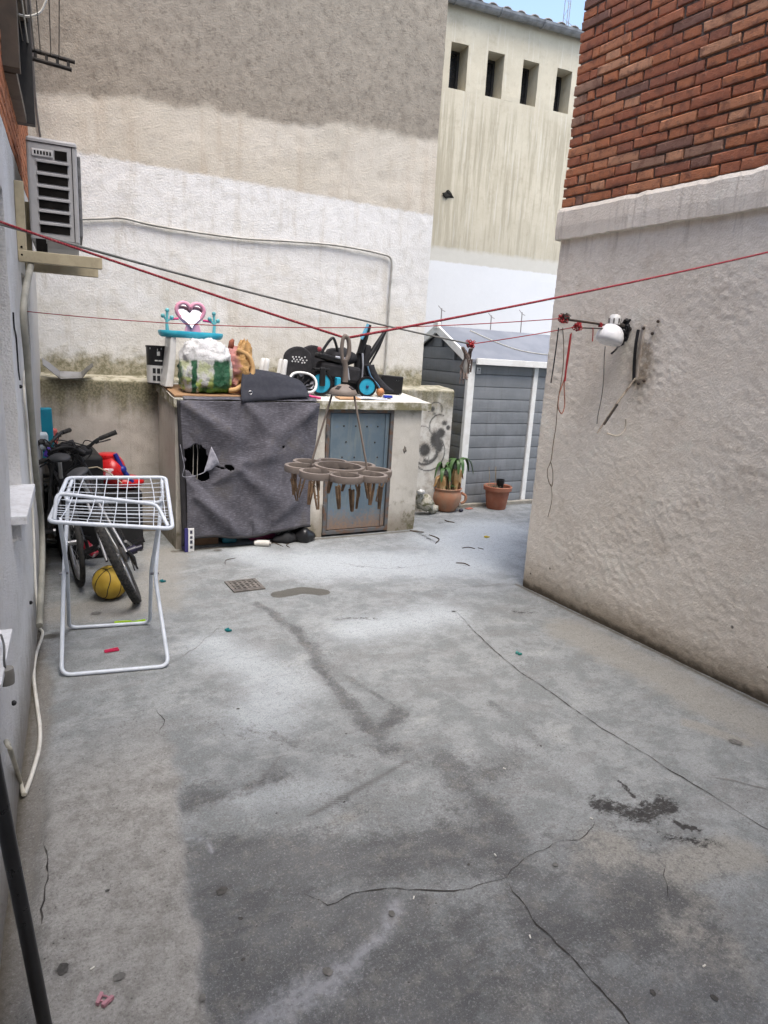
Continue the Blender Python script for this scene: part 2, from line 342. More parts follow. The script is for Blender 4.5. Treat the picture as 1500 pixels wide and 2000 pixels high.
for k in range(26):
    u = k/25; q = Vector((*gp((610+185*u, 1592-104*u))[0], 0)); a = -.34+.10*r.random(); L = r.uniform(.035, .05)*(1-.4*abs(u-.5)); d = Vector((math.cos(a), math.sin(a), 0))*L; s = Vector((-d.y, d.x, 0)).normalized()*.0022
    z = fz(q.x, q.y)+.0025; b.add([(*(q-d+s*.2).xy, z), (*(q-s).xy, z), (*(q+d-s*.2).xy, z), (*(q+s).xy, z)], [(0, 1, 2, 3)])
for k in range(10):
    u = k/9; q = Vector((*gp((505+40*u, 1535-55*u))[0], 0)); d = Vector((.03, .006, 0)); s = Vector((0, .0018, 0)); z = fz(q.x, q.y)+.0025
    b.add([(*(q-d).xy, z), (*(q-s).xy, z), (*(q+d).xy, z), (*(q+s).xy, z)], [(0, 1, 2, 3)])
b.build('tread_scuff', SCF, floor, kind='stuff')
GUM = pm('gum_spot', (.045, .043, .04), (.08, .076, .07), .8, scale=60); GUM2 = pm('gum_spot_faded', (.11, .106, .098), (.16, .155, .145), .85, scale=60)
for k, (x, y, R_, m_) in enumerate([(123, 1902, .017, GUM), (433, 1741, .017, GUM), (395, 1958, .010, GUM2), (233, 1918, .014, GUM2), (210, 1748, .006, GUM), (640, 1898, .014, GUM2), (765, 1785, .011, GUM2), (188, 1198, .026, GUM2), (425, 1075, .03, GUM2), (1085, 1690, .009, GUM2), (1437, 1450, .026, GUM2), (465, 1386, .007, GUM), (676, 1434, .005, GUM), (540, 1590, .004, GUM), (672, 1568, .005, GUM), (1056, 1458, .006, GUM), (886, 1195, .012, GUM), (470, 1795, .007, GUM), (475, 1875, .006, GUM), (1395, 1950, .010, GUM), (1275, 1940, .009, GUM), (915, 1690, .005, GUM)]):
    c = atz(x, y); r_ = random.Random(k); b = MB(); n = 14; ph = r_.random()*6; V_ = [(c.x+R_*(1+.16*math.sin(2*a+ph)+.1*math.sin(5*a+ph))*math.cos(a), c.y+R_*(1+.16*math.sin(2*a+ph)+.1*math.sin(5*a+ph))*math.sin(a), fz(c.x, c.y)+.003) for a in np.linspace(0, 2*PI, n, endpoint=False)]
    b.add(V_+[(c.x, c.y, fz(c.x, c.y)+.0038)], [(i, (i+1) % n, n) for i in range(n)]); b.build('gum_spot', m_, floor, smooth=180)
# ================================================================== rough solids
def warp(p, amp, sc=4.0):
    x, y, z = p
    return (x+amp*2*float(fbm(np.float64(y*sc), np.float64(z*sc+3), 3)), y+amp*2*float(fbm(np.float64(x*sc+7), np.float64(z*sc), 3)), z+amp*2*float(fbm(np.float64(x*sc+1), np.float64(y*sc+11), 3)))
def roughhexa(b, P, res=.06, amp=.004, sc=5.0):
    P = [Vector(p) for p in P]
    for (a, c, d, e) in [(0, 3, 2, 1), (4, 5, 6, 7), (0, 1, 5, 4), (1, 2, 6, 5), (2, 3, 7, 6), (3, 0, 4, 7)]:
        A, B_, C_, D = P[a], P[c], P[d], P[e]
        nu = max(1, int((B_-A).length/res)); nv = max(1, int((D-A).length/res))
        b.grid(lambda u, w: warp((A.lerp(B_, u)).lerp(D.lerp(C_, u), w), amp, sc), nu, nv)
    return b
def bx(x0, x1, y0, y1, z0, z1): return [(x0, y0, z0), (x1, y0, z0), (x1, y1, z0), (x0, y1, z0), (x0, y0, z1), (x1, y0, z1), (x1, y1, z1), (x0, y1, z1)]
def stucco(name, c1, c2, stain=(.2, .17, .13), bs=70, bstr=.6, bdist=.008, base_dirt=.25, warm=None, streak=.0):
    t = NT(name); v = t.pos(); s = t._sep(v)
    n1 = t.noise(v, 2.2, 7, .6); n2 = t.noise(v, 11, 8, .65); n3 = t.noise(v, bs, 7, .62); n4 = t.noise(v, bs*3, 4, .6)
    col = t.mix(t.ss(n1, .35, .65), c1, c2); pt = t.noise(v, 3.7, 10, .72, .2); col = t.mix(t.math('MULTIPLY', t.ss(pt, .53, .66), .28), col, stain); col = t.mix(t.math('MULTIPLY', t.ss(pt, .44, .34), .3), col, tuple(min(.86, x*1.12) for x in c1))
    col = t.mix(t.math('MULTIPLY', t.ss(n2, .52, .75), .35), col, stain)
    if streak:
        sv = t.mapping(v, (9, 9, .55)); col = t.mix(t.math('MULTIPLY', t.ss(t.noise(sv, 2.2, 7, .7), .5, .75), streak), col, stain)
    col = t.mix(t.math('MULTIPLY', t.ss(n3, .56, .72), .22), col, stain)
    if base_dirt > 0:
        low = t.math('SUBTRACT', 1.0, t.ss(t.math('ADD', s[2], t.math('MULTIPLY', n2, -.25)), -.1, base_dirt))
        col = t.mix(t.math('MULTIPLY', low, .75), col, (.17, .14, .10))
    n8 = t.noise(v, bs*1.9, 10, .80); vr = t.vor(v, bs*2.2); t.bump(n4, bstr*.5, bdist*.3); t.bump(n8, bstr, bdist*.8); t.bump(vr, bstr*.55, bdist*.5); t.bump(n2, .25, .008)
    col = t.mix(t.math('MULTIPLY', t.ss(n8, .55, .68), .42), col, stain)
    return t, v, s, col, (n1, n2, n3)
# ================================================================== right building: render below, brick above
RX, RY = 3.48, 3.84
t, v, s, col, nn = stucco('render_right', (.84, .775, .675), (.77, .70, .60), (.50, .42, .33), 36, .62, .010, .10, streak=.12)
dr = t.math('MULTIPLY', t.ss(s[2], 2.25, 2.52), t.ss(t.noise(t.mapping(v, (7, 7, .5)), 3, 6, .7), .5, .66))
col = t.mix(t.math('MULTIPLY', dr, .35), col, (.30, .25, .20))
y0 = t.math('ABSOLUTE', t.math('SUBTRACT', s[1], 2.98)); z0 = t.math('ABSOLUTE', t.math('SUBTRACT', s[2], 1.72))
sc_ = t.math('MULTIPLY', t.math('SUBTRACT', 1.0, t.ss(y0, .02, .14)), t.math('SUBTRACT', 1.0, t.ss(z0, .05, .36)))
col = t.mix(t.math('MULTIPLY', sc_, t.ss(nn[1], .35, .6)), col, (.33, .27, .20))
tn_ = t.ss(t.math('ADD', s[2], t.math('MULTIPLY', nn[1], .5)), .62, .18); col = t.mix(t.math('MULTIPLY', tn_, .55), col, (.45, .37, .27))
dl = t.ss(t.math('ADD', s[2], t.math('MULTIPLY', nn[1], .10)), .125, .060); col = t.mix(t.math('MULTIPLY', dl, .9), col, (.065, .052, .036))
pit = t.math('MULTIPLY', t.ss(t.vor(v, 11), .13, .07), t.math('MULTIPLY', t.ss(nn[0], .48, .56), t.ss(s[2], .75, .25))); col = t.mix(t.math('MULTIPLY', pit, .85), col, (.06, .05, .04))
R_RENDER = t.done(col, .92, 0, .25)
bR = thing('brick_building', 'brick building on the right with rendered lower wall and wall lamp side facing the yard', 'building', (RX+1.5, 1.0, 0))
b = MB(); L1 = 2.9; tot = L1+.05+.7
def rwp(u, w):
    q = u*tot; z = w*2.53
    if q < L1: x, y, nxn, nyn = RX, RY-.03-L1+q, -1, 0
    elif q < L1+.05:
        a = (q-L1)/.05*PI/2; x, y = RX+.03-.03*math.cos(a), RY-.03+.03*math.sin(a); nxn, nyn = -math.cos(a), math.sin(a)
    else: x, y, nxn, nyn = RX+.03+(q-L1-.05), RY, 0, 1
    return x, y, z, nxn, nyn, q
nu, nv = 365, 253
U, W_ = np.meshgrid(np.arange(nu+1)/nu, np.arange(nv+1)/nv)
h = .012*fbm(U*tot*2.2, W_*2.53*2.2, 3)+.006*fbm(U*tot*40, W_*2.53*40, 2)*(.4+1.2*vn(U*tot*2.5, W_*6.0))
h = h-.02*np.clip(.12-W_*2.53, 0, 1)*fbm(U*tot*12, W_*20)
vsn = []
for j in range(nv+1):
    for i in range(nu+1):
        x, y, z, a_, b_, q = rwp(i/nu, j/nv); k = h[j, i]; vsn.append((x+a_*k, y+b_*k, z))
b.add(vsn, [(j*(nu+1)+i, j*(nu+1)+i+1, (j+1)*(nu+1)+i+1, (j+1)*(nu+1)+i) for j in range(nv) for i in range(nu)])
b.build('rendered_wall', R_RENDER, bR, smooth=180)
roughhexa(MB(), bx(RX+.03, RX+3.6, -3, .95, 0, 2.53), .4, .0).build('wall', R_RENDER, bR)
roughhexa(MB(), bx(RX, RX+.3, -3, .97, -.01, 2.53), .1, .004).build('wall', R_RENDER, bR)
b = MB(); nn_ = 150           # projecting band, wavy lower edge
pts = []
for i in range(nn_+1):
    y = -1.2+(RY+.012+1.2)*i/nn_; f1 = .012*float(fbm(np.float64(y*5), np.float64(2.)))+.010*float(fbm(np.float64(y*22), np.float64(5.))); f2 = .016*float(fbm(np.float64(y*16), np.float64(9.)))
    pts.append([(RX+.02, y, 2.515+f1), (RX-.030-f1, y, 2.520+f1*1.5), (RX-.034-f2*.4, y, 2.60), (RX-.030-f2*.3, y, 2.695+f2), (RX-.012, y, 2.722+f2), (RX+.06, y, 2.728)])
for i in range(nn_):
    for k in range(5): b.add([pts[i][k], pts[i+1][k], pts[i+1][k+1], pts[i][k+1]], [(0, 1, 2, 3)])
b.add(pts[-1]+[(RX+1, RY+.012, 2.728), (RX+1, RY+.012, 2.515)], [tuple(range(8))])
b.build('render_band', R_RENDER, bR, smooth=50)
MORTAR = pm('mortar', (.12, .09, .07), (.19, .15, .12), .95, scale=30, bump=.6, bscale=160, bd=.006)
core = MB().box((RX+1.81, (RY-.012-3)/2, 3.73), (3.6, RY-.012+3, 2.04)); core_o = core.build('mortar_core', MORTAR, bR)
t = NT('brick_clay'); v = t.obj(); rnd = t.n('ObjectInfo').outputs['Random']
cr = t.n('ValToRGB'); t.l(rnd, cr.inputs[0]); e = cr.color_ramp; e.interpolation = 'CONSTANT'
stops = [(0, (0.477, 0.183, 0.09)), (0.16, (0.407, 0.151, 0.083)), (0.34, (0.534, 0.231, 0.12)), (0.48, (0.435, 0.167, 0.09)), (0.6, (0.337, 0.135, 0.083)), (0.7, (0.59, 0.301, 0.172)), (0.82, (0.253, 0.135, 0.098)), (0.88, (0.505, 0.199, 0.098)), (0.95, (0.379, 0.222, 0.149))]
e.elements[0].position = 0; e.elements[0].color = (*stops[0][1], 1); e.elements[1].position = stops[1][0]; e.elements[1].color = (*stops[1][1], 1)
for p, c in stops[2:]: q = e.elements.new(p); q.color = (*c, 1)
n2 = t.noise(v, 30, 8, .65); n3 = t.noise(v, 110, 6, .65)
va = t.n('VectorMath', operation='ADD'); t.l(v, va.inputs[0]); cx = t.n('CombineXYZ'); t.l(t.math('MULTIPLY', rnd, 37.0), cx.inputs[0]); t.l(cx.outputs[0], va.inputs[1]); n5 = t.noise(va.outputs[0], 14, 6, .6)
col = t.mix(t.math('MULTIPLY', t.ss(n5, .46, .66), .7), cr.outputs[0], (.18, .085, .06)); col = t.mix(t.math('MULTIPLY', t.ss(n5, .56, .36), .0), col, (.5, .3, .2))
col = t.mix(t.math('MULTIPLY', t.ss(n2, .56, .72), .45), col, (.50, .30, .20)); col = t.mix(t.math('MULTIPLY', t.ss(n3, .58, .7), .4), col, (.09, .05, .04))
t.bump(n3, .8, .006); t.bump(n2, .8, .010)
BRICK = t.done(col, .88, 0, .25)
def brick_mesh(L, seed, H=.050, D=.10, vs_only=False):
    r = random.Random(seed); c = .0045; j = lambda a=.0036: r.uniform(-a, a); V = []
    for (y, inset) in ((-D, 0), (-c, 0), (0, c)):
        for (sx, sz) in ((-1, -1), (1, -1), (1, 1), (-1, 1)):
            V.append((sx*(L/2-inset)+j(), y+j(.0015), sz*(H/2-inset)+j()))
    mid = [((V[8+i][0]+V[8+(i+1) % 4][0])/2+j(.002), j(.0015)-.0005, (V[8+i][2]+V[8+(i+1) % 4][2])/2+j(.0015)) for i in range(4)]
    V += mid+[(0, .0015, 0)]
    F = [(0, 1, 2, 3)]
    for a in (0, 4):
        if a == 0: F += [(a+i, a+4+i, a+4+(i+1) % 4, a+(i+1) % 4) for i in range(4)]
        else: F += [(a+i, a+4+i, 12+i, a+4+(i+1) % 4, a+(i+1) % 4) for i in range(4)]
    F += [(8+i, 12+i, 16, 12+(i-1) % 4) for i in range(4)]
    if vs_only: return V, F
    m = bpy.data.meshes.new('brick'); m.from_pydata(V, [], F); m.update(); m.materials.append(BRICK)
    m.polygons.foreach_set('use_smooth', [True]*len(m.polygons)); m.set_sharp_from_angle(angle=math.radians(50)); return m
KIND = {'s': .238, 'h': .112, 'q': .055}
BM = {k: [brick_mesh(L, 31*i+ord(k)) for i in range(4)] for k, L in KIND.items()}
def courses(z0, n, pitch, length, joint=.013):
    for c in range(n):
        q = 0; z = z0+c*pitch+.025; seq = (['h', 'q', 's'] if c % 2 == 0 else ['s']); k = 0; nxt = 's' if c % 2 else 's'
        cur = 'h'
        while q < length:
            if k < len(seq): kd = seq[k]
            else: kd = cur; cur = 's' if cur == 'h' else 'h'
            L = KIND[kd]; jx = random.uniform(-.003, .003); yield c, kd, q+L/2+jx, z+random.uniform(-.0025, .0025); q += L+joint+random.uniform(-.002, .004); k += 1
rest = MB(); count = 0
for c, kd, q, z in courses(2.732, 32, .0625, 3.4):
    y = RY+.004-q; out = random.uniform(-.004, .005)+(.003 if random.random() < .12 else 0)
    if z < 4.12 and y > 1.95:
        o = place(random.choice(BM[kd]), 'brick', BRICK, core_o, (RX-.003-out, y, z), (random.uniform(-.012, .012), random.uniform(-.01, .01), PI/2+random.uniform(-.012, .012)))
        count += 1
    else:
        V_, F_ = brick_mesh(KIND[kd], count, vs_only=True); count += 1
        Mx = Matrix.Translation((RX-.003-out, y, z)) @ Matrix.Rotation(PI/2, 4, 'Z'); rest.add([Mx @ Vector(p) for p in V_], F_)
rest.build('bricks_beyond', BRICK, core_o, kind='stuff')
# ================================================================== back building (upper wall) and low wall
t, v, s, col, nn = stucco('render_back', (.53, .485, .40), (.59, .545, .46), (.36, .32, .255), 30, .6, .012, -.2)
n1, n2, n3 = nn
zz = t.math('ADD', s[2], t.math('ADD', t.math('MULTIPLY', n1, .10), t.math('MULTIPLY', n2, .06)))
xn = t.math('MULTIPLY', s[0], .09); top_line = t.math('ADD', 3.42, xn)
up = t.ss(t.math('SUBTRACT', t.math('ADD', s[2], t.math('MULTIPLY', t.math('SUBTRACT', n1, .5), .28)), top_line), -.015, .075)
old = t.mix(t.ss(n2, .35, .7), (.315, .28, .225), (.245, .215, .172)); old = t.mix(t.math('MULTIPLY', t.ss(n3, .5, .68), .5), old, (.13, .11, .085))
col = t.mix(up, col, old)
st = t.math('MULTIPLY', t.ss(t.noise(t.mapping(v, (5, 5, .6)), 1.5, 6, .65), .48, .7), t.math('SUBTRACT', 1.0, up)); col = t.mix(t.math('MULTIPLY', st, .35), col, (.40, .32, .23))
wline = t.math('ADD', 3.05, t.math('MULTIPLY', n2, .09)); wh = t.math('SUBTRACT', 1.0, t.ss(t.math('SUBTRACT', s[2], wline), -.015, .02))
wc = t.mix(t.ss(n2, .45, .72), (.72, .715, .69), (.62, .61, .57)); wc = t.mix(t.math('MULTIPLY', t.ss(n3, .6, .75), .25), wc, (.5, .46, .4))
wc = t.mix(t.math('MULTIPLY', t.ss(t.math('ADD', n1, t.math('MULTIPLY', s[2], -.25)), -.14, .12), .42), wc, (.56, .52, .43))
wc = t.mix(t.math('MULTIPLY', t.ss(t.noise(t.mapping(v, (6, 6, .7)), 1.7, 6, .7), .50, .68), .38), wc, (.49, .45, .37))
col = t.mix(wh, col, wc)
mz = t.ss(t.math('ADD', t.math('MULTIPLY', s[2], -1.0), t.math('MULTIPLY', n2, .35)), -1.42, -1.26); col = t.mix(t.math('MULTIPLY', mz, .9), col, t.mix(t.ss(n3, .4, .6), (.16, .145, .075), (.33, .30, .21)))
B_RENDER = t.done(col, .92, 0, .2)
bB = thing('plastered_building', 'tall plastered building at the back, beige above and white below, with moss at its foot', 'building', (2.2, 7.6, 0))
UY = 6.45; b = MB(); x0, x1, zt = .2, 4.10, 6.8; nu, nv = 190, 210; tot = (x1-x0)+1.2
U, W_ = np.meshgrid(np.arange(nu+1)/nu*tot, 1.25+np.arange(nv+1)/nv*(zt-1.25)); h = .02*fbm(U*1.3, W_*1.3, 3)+.009*fbm(U*14, W_*14, 3)
vsn = []
for j in range(nv+1):
    for i in range(nu+1):
        q = U[j, i]; k = h[j, i]
        vsn.append((x0+q, UY-k, W_[j, i]) if q <= x1-x0 else (x1+k*.4, UY+(q-(x1-x0)), W_[j, i]))
b.add(vsn, [(j*(nu+1)+i, j*(nu+1)+i+1, (j+1)*(nu+1)+i+1, (j+1)*(nu+1)+i) for j in range(nv) for i in range(nu)])
b.build('rendered_wall', B_RENDER, bB, smooth=40)
MB().box((2.14, 8.1, 3.4), (3.88, 3.2, 6.78)).build('wall', B_RENDER, bB)
MB().box((2.1, 8.0, 6.9), (4.3, 3.6, .14)).build('roof_edge', pm('roof_grey', (.25, .24, .23)), bB)
# low wall with ledge, moss and sprayed marks
t, v, s, col, nn = stucco('render_low', (.47, .435, .385), (.40, .37, .325), (.26, .23, .18), 55, .5, .008, .12, streak=.5)
n1, n2, n3 = nn
sx = t.ss(s[0], 3.3, 3.75); col = t.mix(t.math('MULTIPLY', sx, t.ss(n2, .62, .4)), col, (.62, .60, .55))
mz = t.ss(t.math('ADD', s[2], t.math('ADD', t.math('MULTIPLY', n1, .55), t.math('MULTIPLY', t.noise(t.mapping(v, (6, 6, .8)), 2, 5, .6), .55))), 1.48, 1.88)
mo = t.mix(t.ss(n3, .42, .6), (.085, .082, .035), (.21, .19, .11)); col = t.mix(t.math('MULTIPLY', mz, .85), col, mo)
tp = t.ss(s[2], 1.315, 1.335); col = t.mix(t.math('MULTIPLY', tp, t.ss(n2, .4, .55)), col, (.42, .39, .30))
spr = t.n('SeparateColor'); t.l(t.attr('spray').outputs['Color'], spr.inputs[0])
col = t.mix(t.math('MULTIPLY', t.ss(t.math('ADD', spr.outputs[0], t.math('MULTIPLY', n3, .7)), .45, 1.15), .88), col, (.028, .028, .03))
L_RENDER = t.done(col, .9, 0, .25)
LY, LZ, LX1 = 6.20, 1.335, 4.36; prof = []
for k in range(95): prof.append((LY, LZ-.02-(LZ)*(1-k/94)+.0, -1, 0))
prof += [(LY+.006, LZ-.008, -.7, .7), (LY+.02, LZ, 0, 1)]+[(LY+.02+.28*k/14, LZ+.03*k/14, 0, 1) for k in range(1, 15)]
XS = np.concatenate([np.arange(.15, 3.5, .03), np.arange(3.5, LX1, .012), [LX1, LX1+.004]]); vsn = []; sprv = []
def spr_at(x, z):
    q = 0
    for (cx, cz, rx, rz, stg) in [(4.17, .80, .075, .105, 1), (4.23, .87, .06, .06, 1), (4.22, .74, .06, .09, .95), (4.04, .69, .075, .075, 1.05), (4.10, 1.13, .035, .035, .8), (4.27, .98, .045, .035, .75), (4.32, .93, .028, .028, 1.1), (4.13, 1.08, .03, .02, .6), (3.90, .92, .018, .13, .8)]:
        q = max(q, stg*math.exp(-(((x-cx)/rx)**2+((z-cz)/rz)**2)**1.5))
    for (cx, cz, R_, a0, a1, wd, stg) in [(4.05, .70, .17, 150, 330, .018, .8), (4.10, .66, .10, 230, 400, .03, .7), (4.20, .95, .12, 60, 250, .012, .7), (4.00, .86, .09, 20, 200, .010, .6), (4.10, .66, .20, 215, 400, .010, .8), (4.14, 1.12, .085, -20, 200, .010, .7), (4.07, .60, .03, 0, 360, .008, .6)]:
        a = math.degrees(math.atan2(z-cz, x-cx)); ok = any(a0 <= a+k <= a1 for k in (0, 360, -360))
        if ok: q = max(q, stg*math.exp(-((math.hypot(x-cx, z-cz)-R_)/wd)**2))
    return q
for (y, z, ny_, nz_) in prof:
    for x in XS:
        k = .014*float(fbm(np.float64(x*2), np.float64((z+y)*2), 2))+.008*float(fbm(np.float64(x*11), np.float64((z+y)*11), 2))
        vsn.append((x, y+ny_*k*1, z+nz_*k)); sprv.append(spr_at(x, z) if (y == LY and x > 3.5) else 0)
n = len(XS); m = len(prof); b = MB(); b.add(vsn, [(j*n+i, j*n+i+1, (j+1)*n+i+1, (j+1)*n+i) for j in range(m-1) for i in range(n-1)])
e0 = len(b.v); b.add([(LX1+.003, LY+.006, -.02), (LX1+.003, UY+.25, -.02), (LX1+.003, UY+.25, LZ+.012), (LX1+.003, LY+.01, LZ-.008), (4.0, UY+.25, LZ+.012), (4.0, LY+.02, LZ-.004)], [(0, 1, 2, 3), (3, 2, 4, 5)])
lo = b.build('low_wall', L_RENDER, None, origin=(2.2, 6.3, 0), smooth=60)
a = lo.data.color_attributes.new('spray', 'FLOAT_COLOR', 'POINT'); sprv += [0]*6
a.data.foreach_set('color', np.repeat(np.array(sprv, np.float32), 4))
tag(lo, 'low mossy concrete wall with a ledge and black spray paint marks at its right end', 'wall')
# ================================================================== far building with four small windows
FD = Vector((math.cos(math.radians(-7.5)), math.sin(math.radians(-7.5)), 0)); FNN = Vector((FD.y, -FD.x, 0)); F0 = Vector((5.92, 9.254, 0))   # normal towards the yard
def fb(q, dep, z): return F0+FD*q-FNN*dep+Vector((0, 0, z))
def fbox(b, q0, q1, d0, d1, z0, z1, res=None, amp=.004):
    P = [fb(q0, d0, z0), fb(q1, d0, z0), fb(q1, d1, z0), fb(q0, d1, z0), fb(q0, d0, z1), fb(q1, d0, z1), fb(q1, d1, z1), fb(q0, d1, z1)]
    return roughhexa(b, P, res, amp, 6) if res else b.hexa(P)
t, v, s, col, nn = stucco('render_far', (.49, .445, .34), (.54, .495, .385), (.34, .29, .21), 40, .35, .006, -.2)
n1, n2, n3 = nn
sv = t.noise(t.mapping(v, (7, 7, .35)), 2.0, 7, .7); below = t.math('SUBTRACT', 1.0, t.ss(s[2], 5.0, 5.6))
col = t.mix(t.math('MULTIPLY', t.math('MULTIPLY', t.ss(sv, .45, .60), below), .75), col, (.34, .305, .225))
col = t.mix(t.math('MULTIPLY', t.ss(t.noise(t.mapping(v, (16, 16, .5)), 2.4, 6, .65), .57, .66), .55), col, (.60, .575, .50))
gb = t.ss(t.math('ADD', s[2], t.math('MULTIPLY', n1, .5)), 4.6, 3.3); col = t.mix(t.math('MULTIPLY', gb, .4), col, (.36, .335, .265))
lb = t.math('SUBTRACT', 1.0, t.ss(t.math('SUBTRACT', s[2], t.math('MULTIPLY', n2, .10)), 3.19, 3.27)); col = t.mix(lb, col, t.mix(n2, (.48, .465, .41), (.54, .525, .47)))
wb = t.math('SUBTRACT', 1.0, t.ss(t.math('SUBTRACT', s[2], t.math('MULTIPLY', n2, .05)), 3.045, 3.07)); col = t.mix(wb, col, t.mix(n2, (.64, .65, .655), (.60, .61, .61)))
F_RENDER = t.done(col, .9, 0, .2)
bF = thing('windowed_building', 'far beige rendered building with four small deep windows under a tiled eave', 'building', (7.2, 10.5, 0))
b = MB(); WQ = [.055+.600*k for k in range(4)]; WW, WZ0, WZ1 = .275, 5.44, 6.03
fbox(b, -2.2, 4.5, 0, .36, 0, WZ0, .22, .005); fbox(b, -2.2, 4.5, 0, .36, WZ1, 6.50, .1, .006)
edges = [-2.2]+[e for q in WQ for e in (q, q+WW)]+[4.5]
for k in range(0, len(edges), 2): fbox(b, edges[k], edges[k+1], 0, .36, WZ0, WZ1, .06, .006)
b.build('wall', F_RENDER, bF)
b = MB(); fbox(b, -2.2, 4.5, .62, 4, 0, 6.4); b.build('inner_wall', pm('dark_inside', (.03, .03, .03), rough=.9), bF)
DKF = pm('window_dark_frame', (.03, .028, .026), rough=.6); GLS = pm('window_glass_dark', (.012, .012, .014), (.02, .02, .022), .15, bump=0, spec=.5)
for q in WQ:
    b = MB(); fb_ = .035
    fbox(b, q, q+fb_, .27, .32, WZ0, WZ1); fbox(b, q+WW-fb_, q+WW, .27, .32, WZ0, WZ1); fbox(b, q+fb_, q+WW-fb_, .27, .32, WZ0, WZ0+fb_); fbox(b, q+fb_, q+WW-fb_, .27, .32, WZ1-fb_, WZ1)
    wo = b.build('window', DKF, bF); b = MB(); fbox(b, q+fb_, q+WW-fb_, .292, .298, WZ0+fb_, WZ1-fb_); b.build('pane', GLS, wo)
b = MB(); c = fb(.19, -.004, 4.03)
b.ball(c, (.09, .02, .05), 10, 6, lambda d: 1+.4*math.sin(5*d.x+3*d.z)); b.build('wall_hole', pm('hole_dark', (.02, .018, .015), rough=1), bF)
ZN = pm('gutter_zinc', (.25, .26, .27), (.17, .175, .18), .5, .3)
b = MB(); pr = [(math.cos(a)*.075, math.sin(a)*.075) for a in np.linspace(PI, 2*PI, 9)]
for q0 in (-2.2,):
    V1 = [fb(q0, -.085+p[0], 6.535+p[1]) for p in pr]; V2 = [fb(4.5, -.085+p[0], 6.535+p[1]) for p in pr]; b.add(V1+V2, [(i, i+1, 9+i+1, 9+i) for i in range(8)])
gt = b.build('gutter', ZN, bF, solid=.008)
for k in range(8):
    b = MB(); q = -1.6+.72*k+.18; b.tube([fb(q, -.085+p[0]*1.08, 6.535+p[1]*1.08) for p in pr], .012, 6); b.build('gutter_bracket', ZN, bF)
TL = pm('roof_tile_clay', (.30, .27, .24), (.20, .18, .16), .85, scale=6)
rb = MB(); rb.hexa([fb(-2.2, -.02, 6.52), fb(4.5, -.02, 6.52), fb(4.5, 4, 7.5), fb(-2.2, 4, 7.5), fb(-2.2, -.02, 6.55), fb(4.5, -.02, 6.55), fb(4.5, 4, 7.56), fb(-2.2, 4, 7.56)]); rf = rb.build('roof', TL, bF)
sl_ = Vector((0, 0, .25))
for k in range(26):
    q = -1.7+.235*k
    for row in range(2):
        b = MB(); V1 = []; d0 = -.05+row*.38; nn2 = 7
        for (dd, zz_, r_) in ((d0, 6.56+d0*.25, .088), (d0+.42, 6.545+(d0+.42)*.25, .075)):
            V1 += [fb(q+math.cos(a)*r_, dd, zz_+math.sin(a)*r_*.8) for a in np.linspace(0, PI, nn2)]
        b.add(V1, [(i, i+1, nn2+i+1, nn2+i) for i in range(nn2-1)]); b.build('roof_tile', TL, rf, solid=.014, smooth=60)
# ================================================================== left building
def lbox(b, Y0, Y1, o0, o1, z0, z1, res=None, amp=.004):
    P = [lw(Y0, z0, o0), lw(Y1, z0, o0), lw(Y1, z0, o1), lw(Y0, z0, o1), lw(Y0, z1, o0), lw(Y1, z1, o0), lw(Y1, z1, o1), lw(Y0, z1, o1)]
    return roughhexa(b, P, res, amp, 6) if res else b.hexa(P)
t, v, s, col, nn = stucco('render_left', (.82, .82, .82), (.75, .75, .74), (.44, .42, .38), 42, 1.0, .012, .30)
n1, n2, n3 = nn
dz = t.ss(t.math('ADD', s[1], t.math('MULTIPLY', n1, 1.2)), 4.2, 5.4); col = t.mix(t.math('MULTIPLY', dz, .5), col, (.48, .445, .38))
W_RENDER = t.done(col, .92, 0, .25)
bL = thing('white_building', 'white rendered building on the left with brick upper storey and window recess', 'building', (-.8, 3, 0))
b = MB(); A0, A1, C0, C1 = 3.02, 3.62, 4.60, 5.10; ZA0, ZA1, ZC0, ZC1 = .975, 2.28, .98, 2.02
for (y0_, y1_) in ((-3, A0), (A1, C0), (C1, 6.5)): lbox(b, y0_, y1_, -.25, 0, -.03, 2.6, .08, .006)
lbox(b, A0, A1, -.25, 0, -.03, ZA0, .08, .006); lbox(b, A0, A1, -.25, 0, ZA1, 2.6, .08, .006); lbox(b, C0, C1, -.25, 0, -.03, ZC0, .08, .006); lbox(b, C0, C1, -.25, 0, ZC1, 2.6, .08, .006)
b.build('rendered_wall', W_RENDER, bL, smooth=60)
b = MB(); lbox(b, -3, 6.5, -3, -.26, -.03, 2.6); b.build('wall', pm('dark_inside', (.03, .03, .03)), bL)
WPV = pm('white_frame', (.72, .72, .70), (.60, .60, .57), .45)
for (y0_, y1_, z0_, z1_) in ((A0, A1, ZA0, ZA1), (C0, C1, ZC0, ZC1)):
    b = MB(); k = .05; lbox(b, y0_, y0_+k, -.20, -.15, z0_, z1_); lbox(b, y1_-k, y1_, -.20, -.15, z0_, z1_); lbox(b, y0_+k, y1_-k, -.20, -.15, z0_, z0_+k); lbox(b, y0_+k, y1_-k, -.20, -.15, z1_-k, z1_); lbox(b, (y0_+y1_)/2-.02, (y0_+y1_)/2+.02, -.197, -.153, z0_+k, z1_-k)
    wo = b.build('window', WPV, bL); b = MB(); lbox(b, y0_+k, y1_-k, -.178, -.172, z0_+k, z1_-k); b.build('pane', GLS, wo)
STONE = pm('sill_stone', (.68, .69, .71), (.58, .58, .59), .45, scale=20, dirt=.3)
b = MB(); lbox(b, A0-.02, A1+.03, -.15, .058, ZA0-.035, ZA0+.004); b.build('sill', STONE, bL, bevel=.004)
